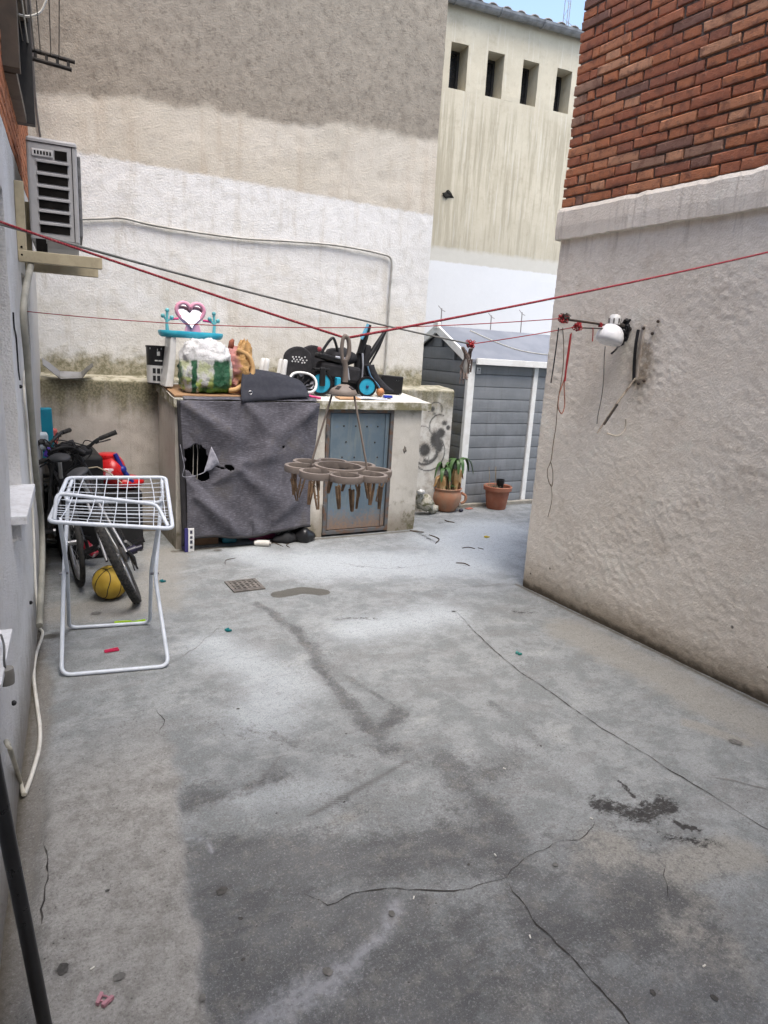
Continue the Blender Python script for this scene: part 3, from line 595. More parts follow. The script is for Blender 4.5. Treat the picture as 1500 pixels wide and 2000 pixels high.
b = MB(); lbox(b, A0+.02, A1-.02, -.1, .03, ZA0-.11, ZA0-.037); b.build('sill_support', W_RENDER, bL)
# brick storey above
b = MB(); lbox(b, -3, 6.46, -3, -.012, 2.603, 4.95); lcore = b.build('mortar_core', MORTAR, bL)
b = MB(); ang = math.atan2(LD.y, LD.x); RZ = Matrix.Rotation(ang, 4, 'Z')
for c in range(37):
    q = (c % 2)*.12+2.3; z = 2.635+c*.0625
    while q < 6.3:
        L = .238 if random.random() < .7 else .112
        V_, F_ = brick_mesh(L, c*50+int(q*9), vs_only=True); p = lw(q+L/2, z, .002)
        b.add([Matrix.Translation(p) @ (RZ @ Matrix.Scale(-1, 4, (0, 1, 0))) @ Vector(k) for k in V_], F_); q += L+.013
b.build('bricks_upper', BRICK, lcore, kind='stuff')

# ================================================================== unseen building added behind the viewer to shade the foreground
bK = thing('rear_shade_building', 'tall white rendered building, unseen, added to shade the near end of the yard', 'building', (1.6, -2.4, 0))
MB().hexa(bx(-2.5, 6.8, -4.2, -1.7, -.03, 7.0)).build('wall', W_RENDER, bK)
# ================================================================== concrete enclosure with metal door
t, v, s, col, nn = stucco('render_box', (.60, .57, .51), (.52, .49, .43), (.33, .29, .23), 60, .5, .007, .22, streak=.35)
n1, n2, n3 = nn
mo = t.math('MULTIPLY', t.ss(t.math('ADD', n2, t.math('MULTIPLY', n1, .5)), .78, .95), t.ss(s[2], .5, .05)); col = t.mix(t.math('MULTIPLY', mo, .9), col, (.13, .12, .065))
mz = t.ss(t.math('ADD', s[2], t.math('MULTIPLY', n2, .25)), 1.22, 1.34); col = t.mix(t.math('MULTIPLY', mz, .65), col, t.mix(n3, (.13, .12, .06), (.30, .27, .2)))
X_RENDER = t.done(col, .9, 0, .25)
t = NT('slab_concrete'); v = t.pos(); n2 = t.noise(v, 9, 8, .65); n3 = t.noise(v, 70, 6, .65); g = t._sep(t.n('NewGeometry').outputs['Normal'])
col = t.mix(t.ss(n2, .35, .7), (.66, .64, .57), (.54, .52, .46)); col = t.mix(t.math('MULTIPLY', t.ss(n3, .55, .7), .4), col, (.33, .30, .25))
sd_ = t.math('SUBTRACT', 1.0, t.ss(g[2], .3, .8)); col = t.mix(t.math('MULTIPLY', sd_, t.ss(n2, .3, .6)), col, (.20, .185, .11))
t.bump(n3, .4, .006); SLAB = t.done(col, .9, 0, .25)
FY = 5.57
en = thing('concrete_enclosure', 'low concrete enclosure with flat slab top and blue metal door', 'enclosure', (2.4, 5.85, 0))
def sbox(x0, x1, y0, y1, z0, dz=0): return [(x0, y0, z0), (x1, y0, z0), (x1, y1, z0), (x0, y1, z0), (x0, y0, slabz(y0)-.07+dz), (x1, y0, slabz(y0)-.07+dz), (x1, y1, slabz(y1)-.07+dz), (x0, y1, slabz(y1)-.07+dz)]
for (xa, xb) in ((1.25, 1.30), (2.40, 2.565), (3.262, 3.565)): roughhexa(MB(), sbox(xa, xb, FY, 6.19, -.02), .05, .006, 6).build('pier', X_RENDER, en, smooth=40)
roughhexa(MB(), bx(2.566, 3.261, FY+.005, FY+.16, 1.175, 1.19), .08, .0).build('lintel', X_RENDER, en)
b = MB(); sy0 = 5.525; roughhexa(b, [(1.235, sy0, slabz(sy0)-.07), (3.645, sy0, slabz(sy0)-.07), (3.60, 6.205, slabz(6.2)-.07), (1.235, 6.205, slabz(6.2)-.07), (1.235, sy0, slabz(sy0)), (3.645, sy0, slabz(sy0)), (3.60, 6.205, slabz(6.2)), (1.235, 6.205, slabz(6.2))], .04, .006, 5)
b.build('slab_top', SLAB, en, smooth=40)
t = NT('door_blue'); v = t.pos(); s = t._sep(v); n2 = t.noise(v, 6, 7, .6); n3 = t.noise(v, 40, 7, .65); sv = t.noise(t.mapping(v, (8, 8, .8)), 2, 6, .65)
col = t.mix(t.ss(n2, .4, .65), (.105, .148, .185), (.14, .182, .21)); col = t.mix(t.math('MULTIPLY', t.ss(sv, .5, .68), .5), col, (.20, .225, .21))
col = t.mix(t.math('MULTIPLY', t.ss(n2, .6, .72), .6), col, (.10, .17, .28))
ru = t.ss(t.math('ADD', t.math('MULTIPLY', s[2], -1.0), t.math('ADD', t.math('MULTIPLY', n3, .45), t.math('MULTIPLY', sv, .30))), .10, .34); col = t.mix(t.math('MULTIPLY', ru, .95), col, t.mix(n3, (.16, .085, .05), (.30, .22, .16)))
col = t.mix(t.math('MULTIPLY', t.ss(n3, .62, .7), .5), col, (.22, .12, .07)); t.bump(n3, .2, .003)
DOOR = t.done(col, .5, .1, .5)
RUSTY = pm('rusty_frame', (.115, .12, .125), (.15, .09, .06), .65, .2, scale=14, dirt=.5)
b = MB(); dx0, dx1, dz0, dz1 = 2.568, 3.258, .02, 1.174
for P in (bx(dx0, dx0+.035, FY-.012, FY+.05, dz0, dz1), bx(dx1-.035, dx1, FY-.012, FY+.05, dz0, dz1), bx(dx0+.035, dx1-.035, FY-.012, FY+.05, dz1-.03, dz1), bx(dx0+.035, dx1-.035, FY-.012, FY+.05, dz0, dz0+.035)): b.hexa(P)
b.build('door_frame', RUSTY, en, bevel=.003)
b = MB(); b.hexa(bx(dx0+.04, dx1-.04, FY+.004, FY+.03, dz0+.04, dz1-.035)); dr = b.build('door', DOOR, en, bevel=.004)
MB().hexa(bx(dx0+.045, dx0+.065, FY-.006, FY+.003, dz0+.045, dz1-.04)).build('door_rib', DOOR, dr, bevel=.002); MB().hexa(bx(dx1-.085, dx1-.070, FY-.010, FY+.003, dz0+.045, dz1-.04)).build('door_rib', DOOR, dr, bevel=.002)
BOLT = pm('bolt_dark', (.06, .055, .05), rough=.6, metal=.5)
for (px, py) in [(672, 832), (695, 832), (717, 833), (738, 833), (676, 863), (732, 864), (668, 893), (692, 893), (737, 893)]:
    p = aty(px, py, FY+.003); b = MB(); b.lathe([(.008, 0), (.008, .003), (.005, .006)], 10, (p.x, FY+.003, p.z), Matrix.Rotation(PI/2, 3, 'X')); b.build('bolt', BOLT, dr)
for z in (.95, .62, .22):
    b = MB(); b.tube([(dx0+.002, FY-.018, z), (dx0+.002, FY-.018, z+.09)], .012, 8); b.build('hinge', RUSTY, en)
MB().ball((3.405, FY+.004, .80), (.020, .012, .034), 12, 8, lambda d: 1+.25*math.sin(5*d.x+4*d.z)).build('spall', pm('spall_dark', (.12, .11, .095), (.2, .18, .15), .95, scale=40), en)
# inner back and floor of the open bay stay as the low wall and the yard floor
# ================================================================== shade cloth in front of the open bay
t = NT('shade_cloth_fabric'); v = t.obj(); s = t._sep(v); n1 = t.noise(v, 3.2, 6, .6, .5); n2 = t.noise(v, 18, 6, .6)
wv = t.noise(t.mapping(v, (30, 30, 420)), 1, 2, .5); wv2 = t.noise(t.mapping(v, (420, 60, 30)), 1, 2, .5)
col = t.mix(t.ss(n1, .35, .7), (.070, .068, .079), (.115, .112, .130)); col = t.mix(t.math('MULTIPLY', t.ss(n1, .56, .7), .6), col, (.10, .09, .075))
col = t.mix(t.math('MULTIPLY', t.ss(wv, .5, .66), .5), col, (.25, .245, .285)); col = t.mix(t.math('MULTIPLY', t.ss(wv2, .52, .7), .4), col, (.04, .04, .045))
t.bump(wv, .3, .002); t.bump(n2, .2, .004); CLOTH = t.done(col, .95, 0, .15)
CX0, CX1, CZ0, CZ1 = 1.285, 2.445, .10, 1.235
def in_hole(u, w):
    x = CX0+u*(CX1-CX0); z = CZ0+w*(CZ1-CZ0); wob = .014*math.sin(40*z)+.010*math.sin(63*x+1)
    # torn opening and two small holes
    ez_ = (z-.735)/(.145+.02*math.sin(23*x)); A = abs(ez_) < 1 and abs(x-1.395+wob+.16*(z-.72)) < .105*math.sqrt(max(0, 1-ez_**2))+.012*math.sin(55*z)+.008*math.sin(131*z)
    Bq = ((x-1.650+.006*math.sin(90*z))/.036)**2+((z-.695+.05*(x-1.65))/.024)**2 < 1
    Cq = ((x-1.575)/.06)**2+((z-.69+.006*math.sin(60*x))/.007)**2 < 1
    D = ((x-2.135)/.016)**2+((z-.85)/.009)**2 < 1
    return A or Bq or Cq or D
RIDGES = [((.02, .98), (.36, .74), .045, .040), ((.33, 1.0), (.37, .48), .040, .050), ((.98, .98), (.62, .66), .050, .045), ((.62, .66), (.55, .22), .036, .060), ((.90, .95), (.80, .30), .030, .045), ((.02, .42), (.30, .05), .042, .040), ((.06, .30), (.42, .02), .030, .035), ((.40, .50), (.72, .22), .034, .040), ((.10, .62), (.10, .95), .026, .03), ((.45, .98), (.62, .80), .030, .035), ((.70, .10), (.95, .30), .030, .045), ((.20, .40), (.42, .56), .028, .03), ((.42, .56), (.75, .62), .018, .035), ((.50, .12), (.58, .0), .028, .03), ((.30, .14), (.36, .0), .026, .025)]
def cloth_p(u, w):
    x = CX0+u*(CX1-CX0); z = CZ0+w*(CZ1-CZ0); d = 1-w; f = 0
    for (p0, p1, amp, wd) in RIDGES:
        ex, ez = p1[0]-p0[0], p1[1]-p0[1]; L2 = ex*ex+ez*ez; t_ = min(1, max(0, ((u-p0[0])*ex+(w-p0[1])*ez)/L2)); sx_, sz_ = u-p0[0]-t_*ex, w-p0[1]-t_*ez
        dd = math.hypot(sx_, sz_); q_ = dd/(wd*(.8+1.3*t_)); f += .8*amp*math.exp(-q_**2)*(.35+.65*math.sin(PI*(.15+.7*t_)))
    f += .012*math.sin(17*u+5*w)*(.3+d)*.6+.022*float(fbm(np.float64(u*6), np.float64(w*6), 4))
    hx = math.exp(-(((x-1.41)/.16)**2+((z-.73)/.2)**2)); f -= .02*hx
    z2 = z+.018*math.sin(7*u+1)*d+.03*u*d+.012*float(fbm(np.float64(u*15), np.float64(3.), 2))*d
    x2 = x+.012*math.sin(5*w)*(1-2*u)-.035*u*d*(1 if u > .5 else .5)+.03*(1-u)*d
    return (x2, 5.492-max(-.004, f)-.012*d, z2)
b = MB(); b.grid(cloth_p, 150, 140, in_hole)
cl = b.build('shade_cloth', CLOTH, None, origin=(1.86, 5.5, .05), smooth=180, solid=.003)
tag(cl, 'torn dark grey shade cloth hanging over the open front of the concrete enclosure', 'cloth')
b = MB(); b.grid(lambda u, w: (CX0+.02+u*(CX1-CX0-.02), 5.505-.012+.10*(1-(1-w)**2)+.012*math.sin(14*u)*w, slabz(5.505)+.012+.012*math.sin(w*PI)+.010*float(fbm(np.float64(u*12), np.float64(w*4), 2))-.012*(1-w)+w*.012), 70, 10)
tp = b.build('top_fold', CLOTH, cl, smooth=180, solid=.003)
b = MB(); b.grid(lambda u, w: (CX0-.035+.045*u+.03*(1-w), 5.503-.006*math.sin(u*3)-.02*(1-w), CZ0-.05+w*(CZ1-CZ0+.05)), 4, 30); b.build('left_hem', pm('cloth_dark', (.028, .027, .03), rough=.95), cl, smooth=180, solid=.003)
b = MB(); b.tube([Vector(cloth_p(i/40, 0))+Vector((0, -.004, -.004)) for i in range(41)], .012, 6); b.build('bottom_hem', pm('cloth_dark', (.028, .027, .03)), cl, smooth=180)
CORD = pm('white_cord', (.55, .52, .46), rough=.8)
for (x, z0, z1) in ((1.385, .60, .90), (1.42, .60, .91)):
    b = MB(); b.tube([(x, 5.55, 1.17), (x+.006, 5.552, .8), (x-.004, 5.55, .45)], .0025, 5); tag(b.build('hanging_cord', CORD, None, origin=(x, 5.55, 1.17)), 'thin pale cord seen through the tear of the grey cloth, %s one' % ('left' if x < 1.40 else 'right'), 'cord')
b = MB(); fa, fb2, fc = aty(413, 872, 5.462), aty(429, 906, 5.462), aty(398, 924, 5.458); b.grid(lambda u, w: fa.lerp(fb2, u).lerp(fc, w)+Vector((0, -.018*math.sin(PI*u)*(1-w), .006*math.sin(9*w))), 8, 10); tag(b.build('torn_flap', pm('flap_pale', (.36, .36, .41), (.24, .24, .28), .95, scale=30), None, origin=(1.58, 5.48, .62), solid=.003, smooth=180), 'pale turned-over flap at the tear in the grey cloth', 'cloth')
b = MB(); b.tube(smoothpath([aty(x, y, 5.468) for x, y in ((352, 868), (356, 890), (360, 912), (357, 930), (375, 930), (398, 923), (428, 905))], 4), [.0022+.001*math.sin(i*1.7) for i in range(25)], 5); b.build('torn_edge', pm('flap_pale', (.36, .36, .41)), cl, smooth=60)
for k in range(9):
    q = aty(362+5.5*k, 864+3*math.sin(k*2.), 5.475); b = MB(); b.tube([q, q+Vector((.004*math.sin(k*3), -.002, -.012-.012*(k % 3))), q+Vector((.008*math.sin(k*5), 0, -.022-.018*(k % 3)))], .0012, 4); b.build('frayed_thread', pm('thread', (.12, .12, .14)), cl)
# things showing under the cloth
def crate_like(name, label, cat, x0, x1, y0, y1, z0, z1, mat, bev=.006, rot=0):
    c = Vector(((x0+x1)/2, (y0+y1)/2, z0)); b = MB(); b.box((c.x, c.y, (z0+z1)/2), (x1-x0, y1-y0, z1-z0), (0, 0, rot)); o = b.build(name, mat, None, origin=c, bevel=bev); return tag(o, label, cat)
bxo = thing('printed_carton', 'narrow carton with dark blue side and white front at the foot of the grey cloth', 'box', (1.335, 5.53, 0))
MB().hexa(bx(1.295, 1.323, 5.46, 5.62, .003, .20)).build('blue_side', pm('carton_blue', (.04, .035, .16), rough=.5), bxo, bevel=.002)
MB().hexa(bx(1.324, 1.372, 5.46, 5.62, .003, .20)).build('white_front', pm('carton_white', (.75, .75, .74), rough=.5), bxo, bevel=.002)
b = MB()
for k in range(4): z = .03+.042*k; b.hexa(bx(1.338, 1.358, 5.4585, 5.4605, z, z+.022+.006*(k % 2)))
b.build('print', pm('ink', (.05, .05, .08), rough=.6), bxo)
crate_like('cardboard_box', 'brown cardboard box under the hem of the grey cloth', 'box', 1.40, 1.62, 5.62, 5.85, .003, .24, pm('cardboard', (.22, .13, .075), (.17, .10, .06), .85))
crate_like('plastic_tub', 'teal plastic tub under the grey cloth next to the cardboard box', 'tub', 1.65, 1.78, 5.60, 5.8, .003, .19, pm('teal_plastic', (.015, .16, .22), rough=.4), .02)
crate_like('plastic_crate', 'magenta plastic crate in the shade under the grey cloth', 'crate', 1.90, 2.14, 5.62, 5.85, .003, .20, pm('magenta_plastic', (.20, .01, .07), rough=.45), .015)
crate_like('dark_case', 'black case in the back of the bay under the grey cloth', 'case', 1.42, 2.3, 5.9, 6.15, .003, .85, pm('black_cloth', (.015, .015, .017), rough=.8), .02)
b = MB(); b.ball((2.36, 5.50, .045), (.10, .09, .075), 16, 10, lambda d: 1+.15*math.sin(5*d.x+2)+.1*math.sin(9*d.y)); tag(b.build('rubbish_bag', pm('bin_bag', (.012, .012, .013), rough=.35), None, origin=(2.36, 5.5, 0), smooth=180), 'crumpled black plastic bag at the right end under the grey cloth', 'bag')
b = MB(); b.ball((2.2, 5.52, .03), (.12, .07, .06), 14, 8, lambda d: 1+.2*math.sin(6*d.x+2)); tag(b.build('dark_rag', pm('rag_black', (.02, .02, .022), rough=.9), None, origin=(2.2, 5.52, 0), smooth=180), 'black rag lying under the hem of the grey cloth', 'rag')
p = atz(497, 1066); b = MB(); dv = Vector((.115, -.055, 0)); b.tube([p+Vector((0, 0, .026)), p+dv*.2+Vector((0, 0, .027)), p+dv+Vector((0, 0, .027))], [.022, .027, .027], 14); rl = b.build('white_bottle', pm('white_plastic', (.68, .66, .62), (.55, .53, .48), .5, dirt=.3), None, origin=p, smooth=40); tag(rl, 'small dirty white bottle lying on the ground before the grey cloth', 'bottle')
b = MB(); b.tube([p+dv+Vector((0, 0, .027)), p+dv*1.12+Vector((0, 0, .027))], .014, 12); b.build('cap', pm('cap_grey', (.35, .33, .3)), rl, smooth=40)
STK = pm('stick_dark', (.05, .035, .025), (.09, .065, .045), .9)
r = random.Random(9)
for k, (p0, p1, rr, lb) in enumerate([((540, 1030), (553, 1068), .010, 'dark broken stick leaning out from under the grey cloth'), ((520, 1066), (545, 1055), .006, 'short black twig beside the white bottle'), ((565, 1062), (566, 1070), .007, 'short tan twig right of the broken stick'), ((440, 1103), (462, 1090), .004, 'thin curved twig on the floor in front of the grey cloth'), ((800, 1036), (828, 1040), .010, 'dark strip of bark before the corner of the concrete enclosure'), ((838, 1045), (850, 1062), .010, 'dried curled leaf beside the strip of bark'), ((868, 1016), (888, 1021), .009, 'dark dry leaf in front of the left flower pot'), ((902, 1071), (928, 1072), .007, 'thin brown twig on the pale floor'), ((933, 1070), (945, 1073), .005, 'tiny brown twig right of the thin twig on the pale floor'), ((890, 1100), (918, 1106), .008, 'dark flake of dead leaf in the middle of the pale floor')]):
    a = atz(*p0); c = atz(*p1); zz = .055 if k == 0 else 0; b = MB(); m = a.lerp(c, .5)+Vector((0, 0, .006)); rr *= .55; sw = Vector((c.y-a.y, a.x-c.x, 0))*.22*((-1)**k); b.tube(smoothpath([a+Vector((0, 0, rr*.6+zz)), m+sw, c+Vector((0, 0, rr*.6))], 4), [rr*.5]+[rr]*7+[rr*.4], 6)
    b.xform(Matrix.Translation((0, 0, 0))); tag(b.build('twig' if 'leaf' not in lb else 'dead_leaf', STK, None, origin=a, smooth=60), lb, 'twig' if 'leaf' not in lb else 'leaf')
# ================================================================== garden shed
SX, SY = 4.655, 6.36; EZ = 1.655; RGY, RGZ = 7.02, 1.985
sh = thing('garden_shed', 'grey plastic garden shed with white corner posts and slate-coloured roof', 'shed', (6.2, 7.0, 0))
t = NT('shed_panel'); v = t.pos(); n2 = t.noise(v, 5, 6, .6); n3 = t.noise(v, 60, 5, .6); s = t._sep(v)
col = t.mix(t.ss(n2, .35, .7), (.155, .165, .175), (.205, .215, .225)); col = t.mix(t.math('MULTIPLY', t.ss(n3, .55, .7), .2), col, (.1, .1, .1)); t.bump(n3, .15, .002)
gm = t.math('MULTIPLY', t.math('SUBTRACT', 1.0, t.ss(s[0], 4.68, 4.72)), t.math('MULTIPLY', t.ss(n2, .4, .6), t.ss(s[2], 1.55, 1.3))); col = t.mix(t.math('MULTIPLY', gm, .6), col, (.12, .11, .06))
rn_ = t.n('ObjectInfo').outputs['Random']; col = t.mix(t.math('MULTIPLY', rn_, .35), col, (.25, .265, .275)); col = t.mix(t.math('MULTIPLY', t.ss(t.noise(t.mapping(v, (9, 9, .8)), 2.2, 7, .7), .5, .68), .4), col, (.11, .112, .11)); col = t.mix(t.math('MULTIPLY', t.ss(t.noise(t.mapping(v, (.7, .7, 9)), 6, 7, .7), .54, .68), .3), col, (.27, .28, .285))
SHP = t.done(col, .5, 0, .4); WHT = pm('shed_white', (.80, .80, .77), (.72, .71, .67), .5, dirt=.08); ROOFM = pm('shed_roof', (.17, .185, .215), (.21, .225, .255), .6, scale=3)
PH = .1395; prof = [(0, 0), (.005, .006), (.006, .03), (.006, PH-.016), (.003, PH-.005), (0, PH-.003)]
def plank(x0, x1, z):       # front plank, bulging towards -Y
    b = MB(); V1 = [(x0, SY-p[0], z+p[1]) for p in prof]+[(x0, SY+.02, z+PH-.003), (x0, SY+.02, z)]; V2 = [(x1, a[1], a[2]) for a in V1]; n = len(V1)
    b.add(V1+V2, [(i, (i+1) % n, n+(i+1) % n, n+i) for i in range(n)]+[tuple(range(n)), tuple(range(2*n-1, n-1, -1))]); return b
def gplank(y0, y1, z, h):
    b = MB(); pr = [(p[0], p[1]*h/PH) for p in prof]; V1 = [(SX-p[0], y0, z+p[1]) for p in pr]+[(SX+.02, y0, z+h-.003), (SX+.02, y0, z)]; V2 = [(a[0], y1, a[2]) for a in V1]; n = len(V1)
    b.add(V1+V2, [(i, (i+1) % n, n+(i+1) % n, n+i) for i in range(n)]+[tuple(range(n)), tuple(range(2*n-1, n-1, -1))]); return b
PX1, PX2 = 5.585, 5.655
for k in range(12):
    z = -.02+k*PH
    if z+PH > EZ: break
    plank(SX+.075, PX1, z).build('plank', SHP, sh, smooth=30); plank(PX2, 7.6, z).build('plank', SHP, sh, smooth=30)
for k in range(14):
    z = -.02+k*PH; h = PH
    if z > RGZ-.05: break
    zt = z+h; half = (RGY-SY)
    y0 = SY+.02 if zt < EZ else SY+.02+half*(zt-EZ)/(RGZ-EZ); y1 = 2*RGY-y0
    if y1-y0 > .1: gplank(y0, y1, z, h).build('plank', SHP, sh, smooth=30)
MB().hexa(bx(SX+.03, 7.6, SY+.03, 2*RGY-SY-.03, 0, EZ)).build('inner_wall', SHP, sh)
MB().prism([(SY+.03, EZ), (2*RGY-SY-.03, EZ), (RGY, RGZ-.02)], 2.9, Matrix(((0, 0, 1, SX+.03), (1, 0, 0, 0), (0, 1, 0, 0), (0, 0, 0, 1)))).build('gable_core', SHP, sh)
for (xa, xb) in ((SX-.02, SX+.072), (PX1+.002, PX2-.002)): MB().hexa(bx(xa, xb, SY-.026, SY+.03, -.01, EZ-.002)).build('post', WHT, sh, bevel=.008)
ov = .06; sl2 = (RGZ-EZ)/(RGY-SY)
def rp(x, y, dz=0): return (x, y, (EZ+(y-SY)*sl2 if y <= RGY else RGZ-(y-RGY)*sl2)+dz)
MB().hexa([rp(SX-.02, SY-ov, .02), rp(7.7, SY-ov, .02), rp(7.7, RGY, .02), rp(SX-.02, RGY, .02), rp(SX-.02, SY-ov, .05), rp(7.7, SY-ov, .05), rp(7.7, RGY, .05), rp(SX-.02, RGY, .05)]).build('roof_panel', ROOFM, sh)
y2 = 2*RGY-SY+ov; MB().hexa([rp(SX-.02, RGY+.001, .02), rp(7.7, RGY+.001, .02), rp(7.7, y2, .02), rp(SX-.02, y2, .02), rp(SX-.02, RGY+.001, .05), rp(7.7, RGY+.001, .05), rp(7.7, y2, .05), rp(SX-.02, y2, .05)]).build('roof_panel', ROOFM, sh)
MB().hexa(bx(SX+.04, 7.7, SY-ov-.03, SY-ov-.002, EZ-.035, EZ+.035)).build('eave_trim', WHT, sh, bevel=.004)
b = MB(); b.hexa([rp(SX-.05, SY-ov, -.03), rp(SX-.021, SY-ov, -.03), rp(SX-.021, RGY, -.03), rp(SX-.05, RGY, -.03), rp(SX-.05, SY-ov, .065), rp(SX-.021, SY-ov, .065), rp(SX-.021, RGY, .065), rp(SX-.05, RGY, .065)]); b.hexa([rp(SX-.05, RGY+.001, -.03), rp(SX-.021, RGY+.001, -.03), rp(SX-.021, y2, -.03), rp(SX-.05, y2, -.03), rp(SX-.05, RGY+.001, .065), rp(SX-.021, RGY+.001, .065), rp(SX-.021, y2, .065), rp(SX-.05, y2, .065)]); b.build('gable_trim', WHT, sh, bevel=.004)
MB().box((SX-.035, RGY, RGZ+.05), (.05, .10, .08)).build('ridge_cap', WHT, sh, bevel=.01)
p = aty(935, 724, SY-.016); MB().hexa(bx(p.x-.028, p.x+.028, SY-.018, SY-.015, p.z-.034, p.z+.034)).build('sticker', pm('sticker_white', (.75, .75, .75), bump=0), sh)
MB().box((p.x+.002, SY-.0195, p.z+.012), (.014, .002, .018)).build('sticker_mark', pm('ink', (.05, .05, .08)), sh); MB().box((p.x, SY-.0195, p.z-.014), (.034, .002, .006)).build('sticker_mark', pm('ink_grey', (.35, .35, .4)), sh)
roughhexa(MB(), bx(SX-.05, 7.7, SY-.10, SY-.03, -.02, .028), .07, .006).build('foundation_kerb', pm('kerb_concrete', (.36, .34, .29), (.26, .24, .2), .9, dirt=.5), sh)
# ================================================================== flower pots
TERRA = pm('terracotta', (.38, .175, .10), (.33, .20, .13), .85, scale=7, dirt=.35, bump=.3); TERRA2 = pm('terracotta_red', (.30, .105, .06), (.36, .15, .09), .8, scale=8, dirt=.3, bump=.3); SOIL = pm('soil', (.05, .035, .025), rough=1, bump=.8, bscale=90, bd=.01)
c1 = atz(877, 1001); c1 = Vector((c1.x+.02, c1.y+.11, 0))
p1 = thing('rounded_pot', 'rounded terracotta pot with a wilted yucca standing by the spray-painted wall', 'plant pot', c1)
MB().lathe([(.0, 0), (.095, 0), (.115, .01), (.155, .08), (.172, .15), (.168, .20), (.155, .235), (.165, .25), (.170, .262), (.158, .266), (.148, .245), (.145, .22)], 40, c1, caps=False).build('bowl', TERRA, p1, smooth=40)
MB().lathe([(.0, .225), (.05, .235), (.148, .228)], 24, c1, caps=False).build('soil', SOIL, p1)
b = MB(); b.tube(smoothpath([c1+Vector((.15, -.08, .21)), c1+Vector((.20, -.10, .17)), c1+Vector((.19, -.095, .11)), c1+Vector((.15, -.08, .09))], 4), .016, 8); b.build('handle', TERRA, p1, smooth=60)
LEAFG = pm('leaf_green', (.045, .105, .03), (.08, .15, .05), .45, bump=0); LEAFD = pm('leaf_dry', (.40, .23, .09), (.52, .36, .19), .8, scale=14); 
def leaf(b, pts, wd, side, n=10, fold=.25):
    P = smoothpath(pts, 5); m = len(P); side = Vector(side).normalized()
    V = []
    for i, p in enumerate(P):
        t_ = i/(m-1); ww = wd*(math.sin(PI*min(1, .12+t_*.88))**.6); tn = (P[min(i+1, m-1)]-P[max(i-1, 0)]).normalized(); nrm = tn.cross(side).normalized()
        V += [p-side*ww+nrm*ww*fold, p, p+side*ww+nrm*ww*fold]
    b.add(V, [(3*i+k, 3*i+k+1, 3*i+4+k, 3*i+3+k) for i in range(m-1) for k in range(2)])
STEM = pm('stem_bark', (.20, .14, .08), rough=.9)
for (sx_, sy_, top, lean) in ((-.055, -.01, .44, -.02), (.075, .0, .50, .05)):
    base = c1+Vector((sx_, sy_, .22)); tip = c1+Vector((sx_+lean, sy_, top)); b = MB(); b.tube([base, base.lerp(tip, .5), tip], [.016, .014, .010], 7); so_ = b.build('stem', STEM, p1, smooth=60)
    r = random.Random(int(top*100))
    for k in range(10):                     # living leaves at the crown
        a = 2*PI*k/10+r.random()*.7; L = r.uniform(.08, .18)+(.06 if (sx_ > 0 and math.cos(a) > .3) else 0); d = Vector((math.cos(a), math.sin(a)*.7, 0)); up_ = r.uniform(.05, .12)
        b = MB(); leaf(b, [tip, tip+d*L*.45+Vector((0, 0, up_)), tip+d*L+Vector((0, 0, up_*.5)), tip+d*L*1.25+Vector((0, 0, -.06-r.random()*.08))], .024, d.cross(Vector((0, 0, 1)))); b.build('leaf', LEAFG, so_, smooth=180)
    for k in range(24):                     # dry leaves hanging down
        a = 2*PI*k/9+r.random()*.6; d = Vector((math.cos(a), math.sin(a), 0)); R_ = r.uniform(.02, .085); ln = r.uniform(.10, .26)
        b = MB(); leaf(b, [tip+Vector((0, 0, -.03)), tip+d*R_+Vector((0, 0, -.05)), tip+d*R_*1.2+Vector((0, 0, -.05-ln*.5)), tip+d*R_*1.35+Vector((0, 0, -.05-ln))], r.uniform(.014, .03), d.cross(Vector((0, 0, 1))), fold=.6); b.build('dry_leaf', LEAFD, so_, smooth=180)
for k in range(5):
    a = k*1.3; b = MB(); q = c1+Vector((.02*math.cos(a), .02*math.sin(a), .23)); d = Vector((math.cos(a), math.sin(a), 0)); leaf(b, [q, q+d*.05+Vector((0, 0, .06)), q+d*.10+Vector((0, 0, .05))], .016, d.cross(Vector((0, 0, 1)))); b.build('leaf', LEAFG, p1, smooth=180)
c2 = atz(975, 996); c2 = Vector((c2.x+.02, c2.y+.09, 0))
p2 = thing('tapered_pot', 'tapered terracotta pot with dry stems and a black nursery pot in it', 'plant pot', c2)
MB().lathe([(0, 0), (.105, 0), (.112, .012), (.140, .21), (.140, .215), (.162, .22), (.166, .262), (.158, .270), (.147, .262), (.143, .225)], 40, c2, caps=False).build('bowl', TERRA2, p2, smooth=40)
MB().lathe([(0, .232), (.146, .23)], 24, c2, caps=False).build('soil', SOIL, p2)
b = MB(); q = c2+Vector((.03, .0, 0)); b.lathe([(.038, .234), (.050, .34), (.046, .34), (.036, .25), (0, .25)], 20, q, caps=False); o = b.build('nursery_pot', pm('black_plastic', (.012, .012, .013), rough=.4), None, origin=q+Vector((0, 0, .234)), smooth=40); tag(o, 'small black plastic nursery pot set inside the tapered terracotta pot', 'plant pot')
r = random.Random(3)
DRY = pm('dry_twig', (.33, .27, .19), (.22, .18, .13), .9)
for k in range(16):
    a = r.uniform(0, 2*PI); q = c2+Vector((-.06+r.uniform(-.05, .03), r.uniform(-.07, .05), .23)); tall = k < 3
    h = r.uniform(.20, .30) if tall else r.uniform(.04, .10); e_ = q+Vector((.03*math.cos(a), .03*math.sin(a), h)) if tall else q+Vector((.07*math.cos(a), .07*math.sin(a), h*.6)); b = MB(); b.tube([q, q.lerp(e_, .5)+Vector((.008, 0, .015)), e_], [.006, .0045, .003], 5); b.build('dry_stem', DRY, p2, smooth=60)
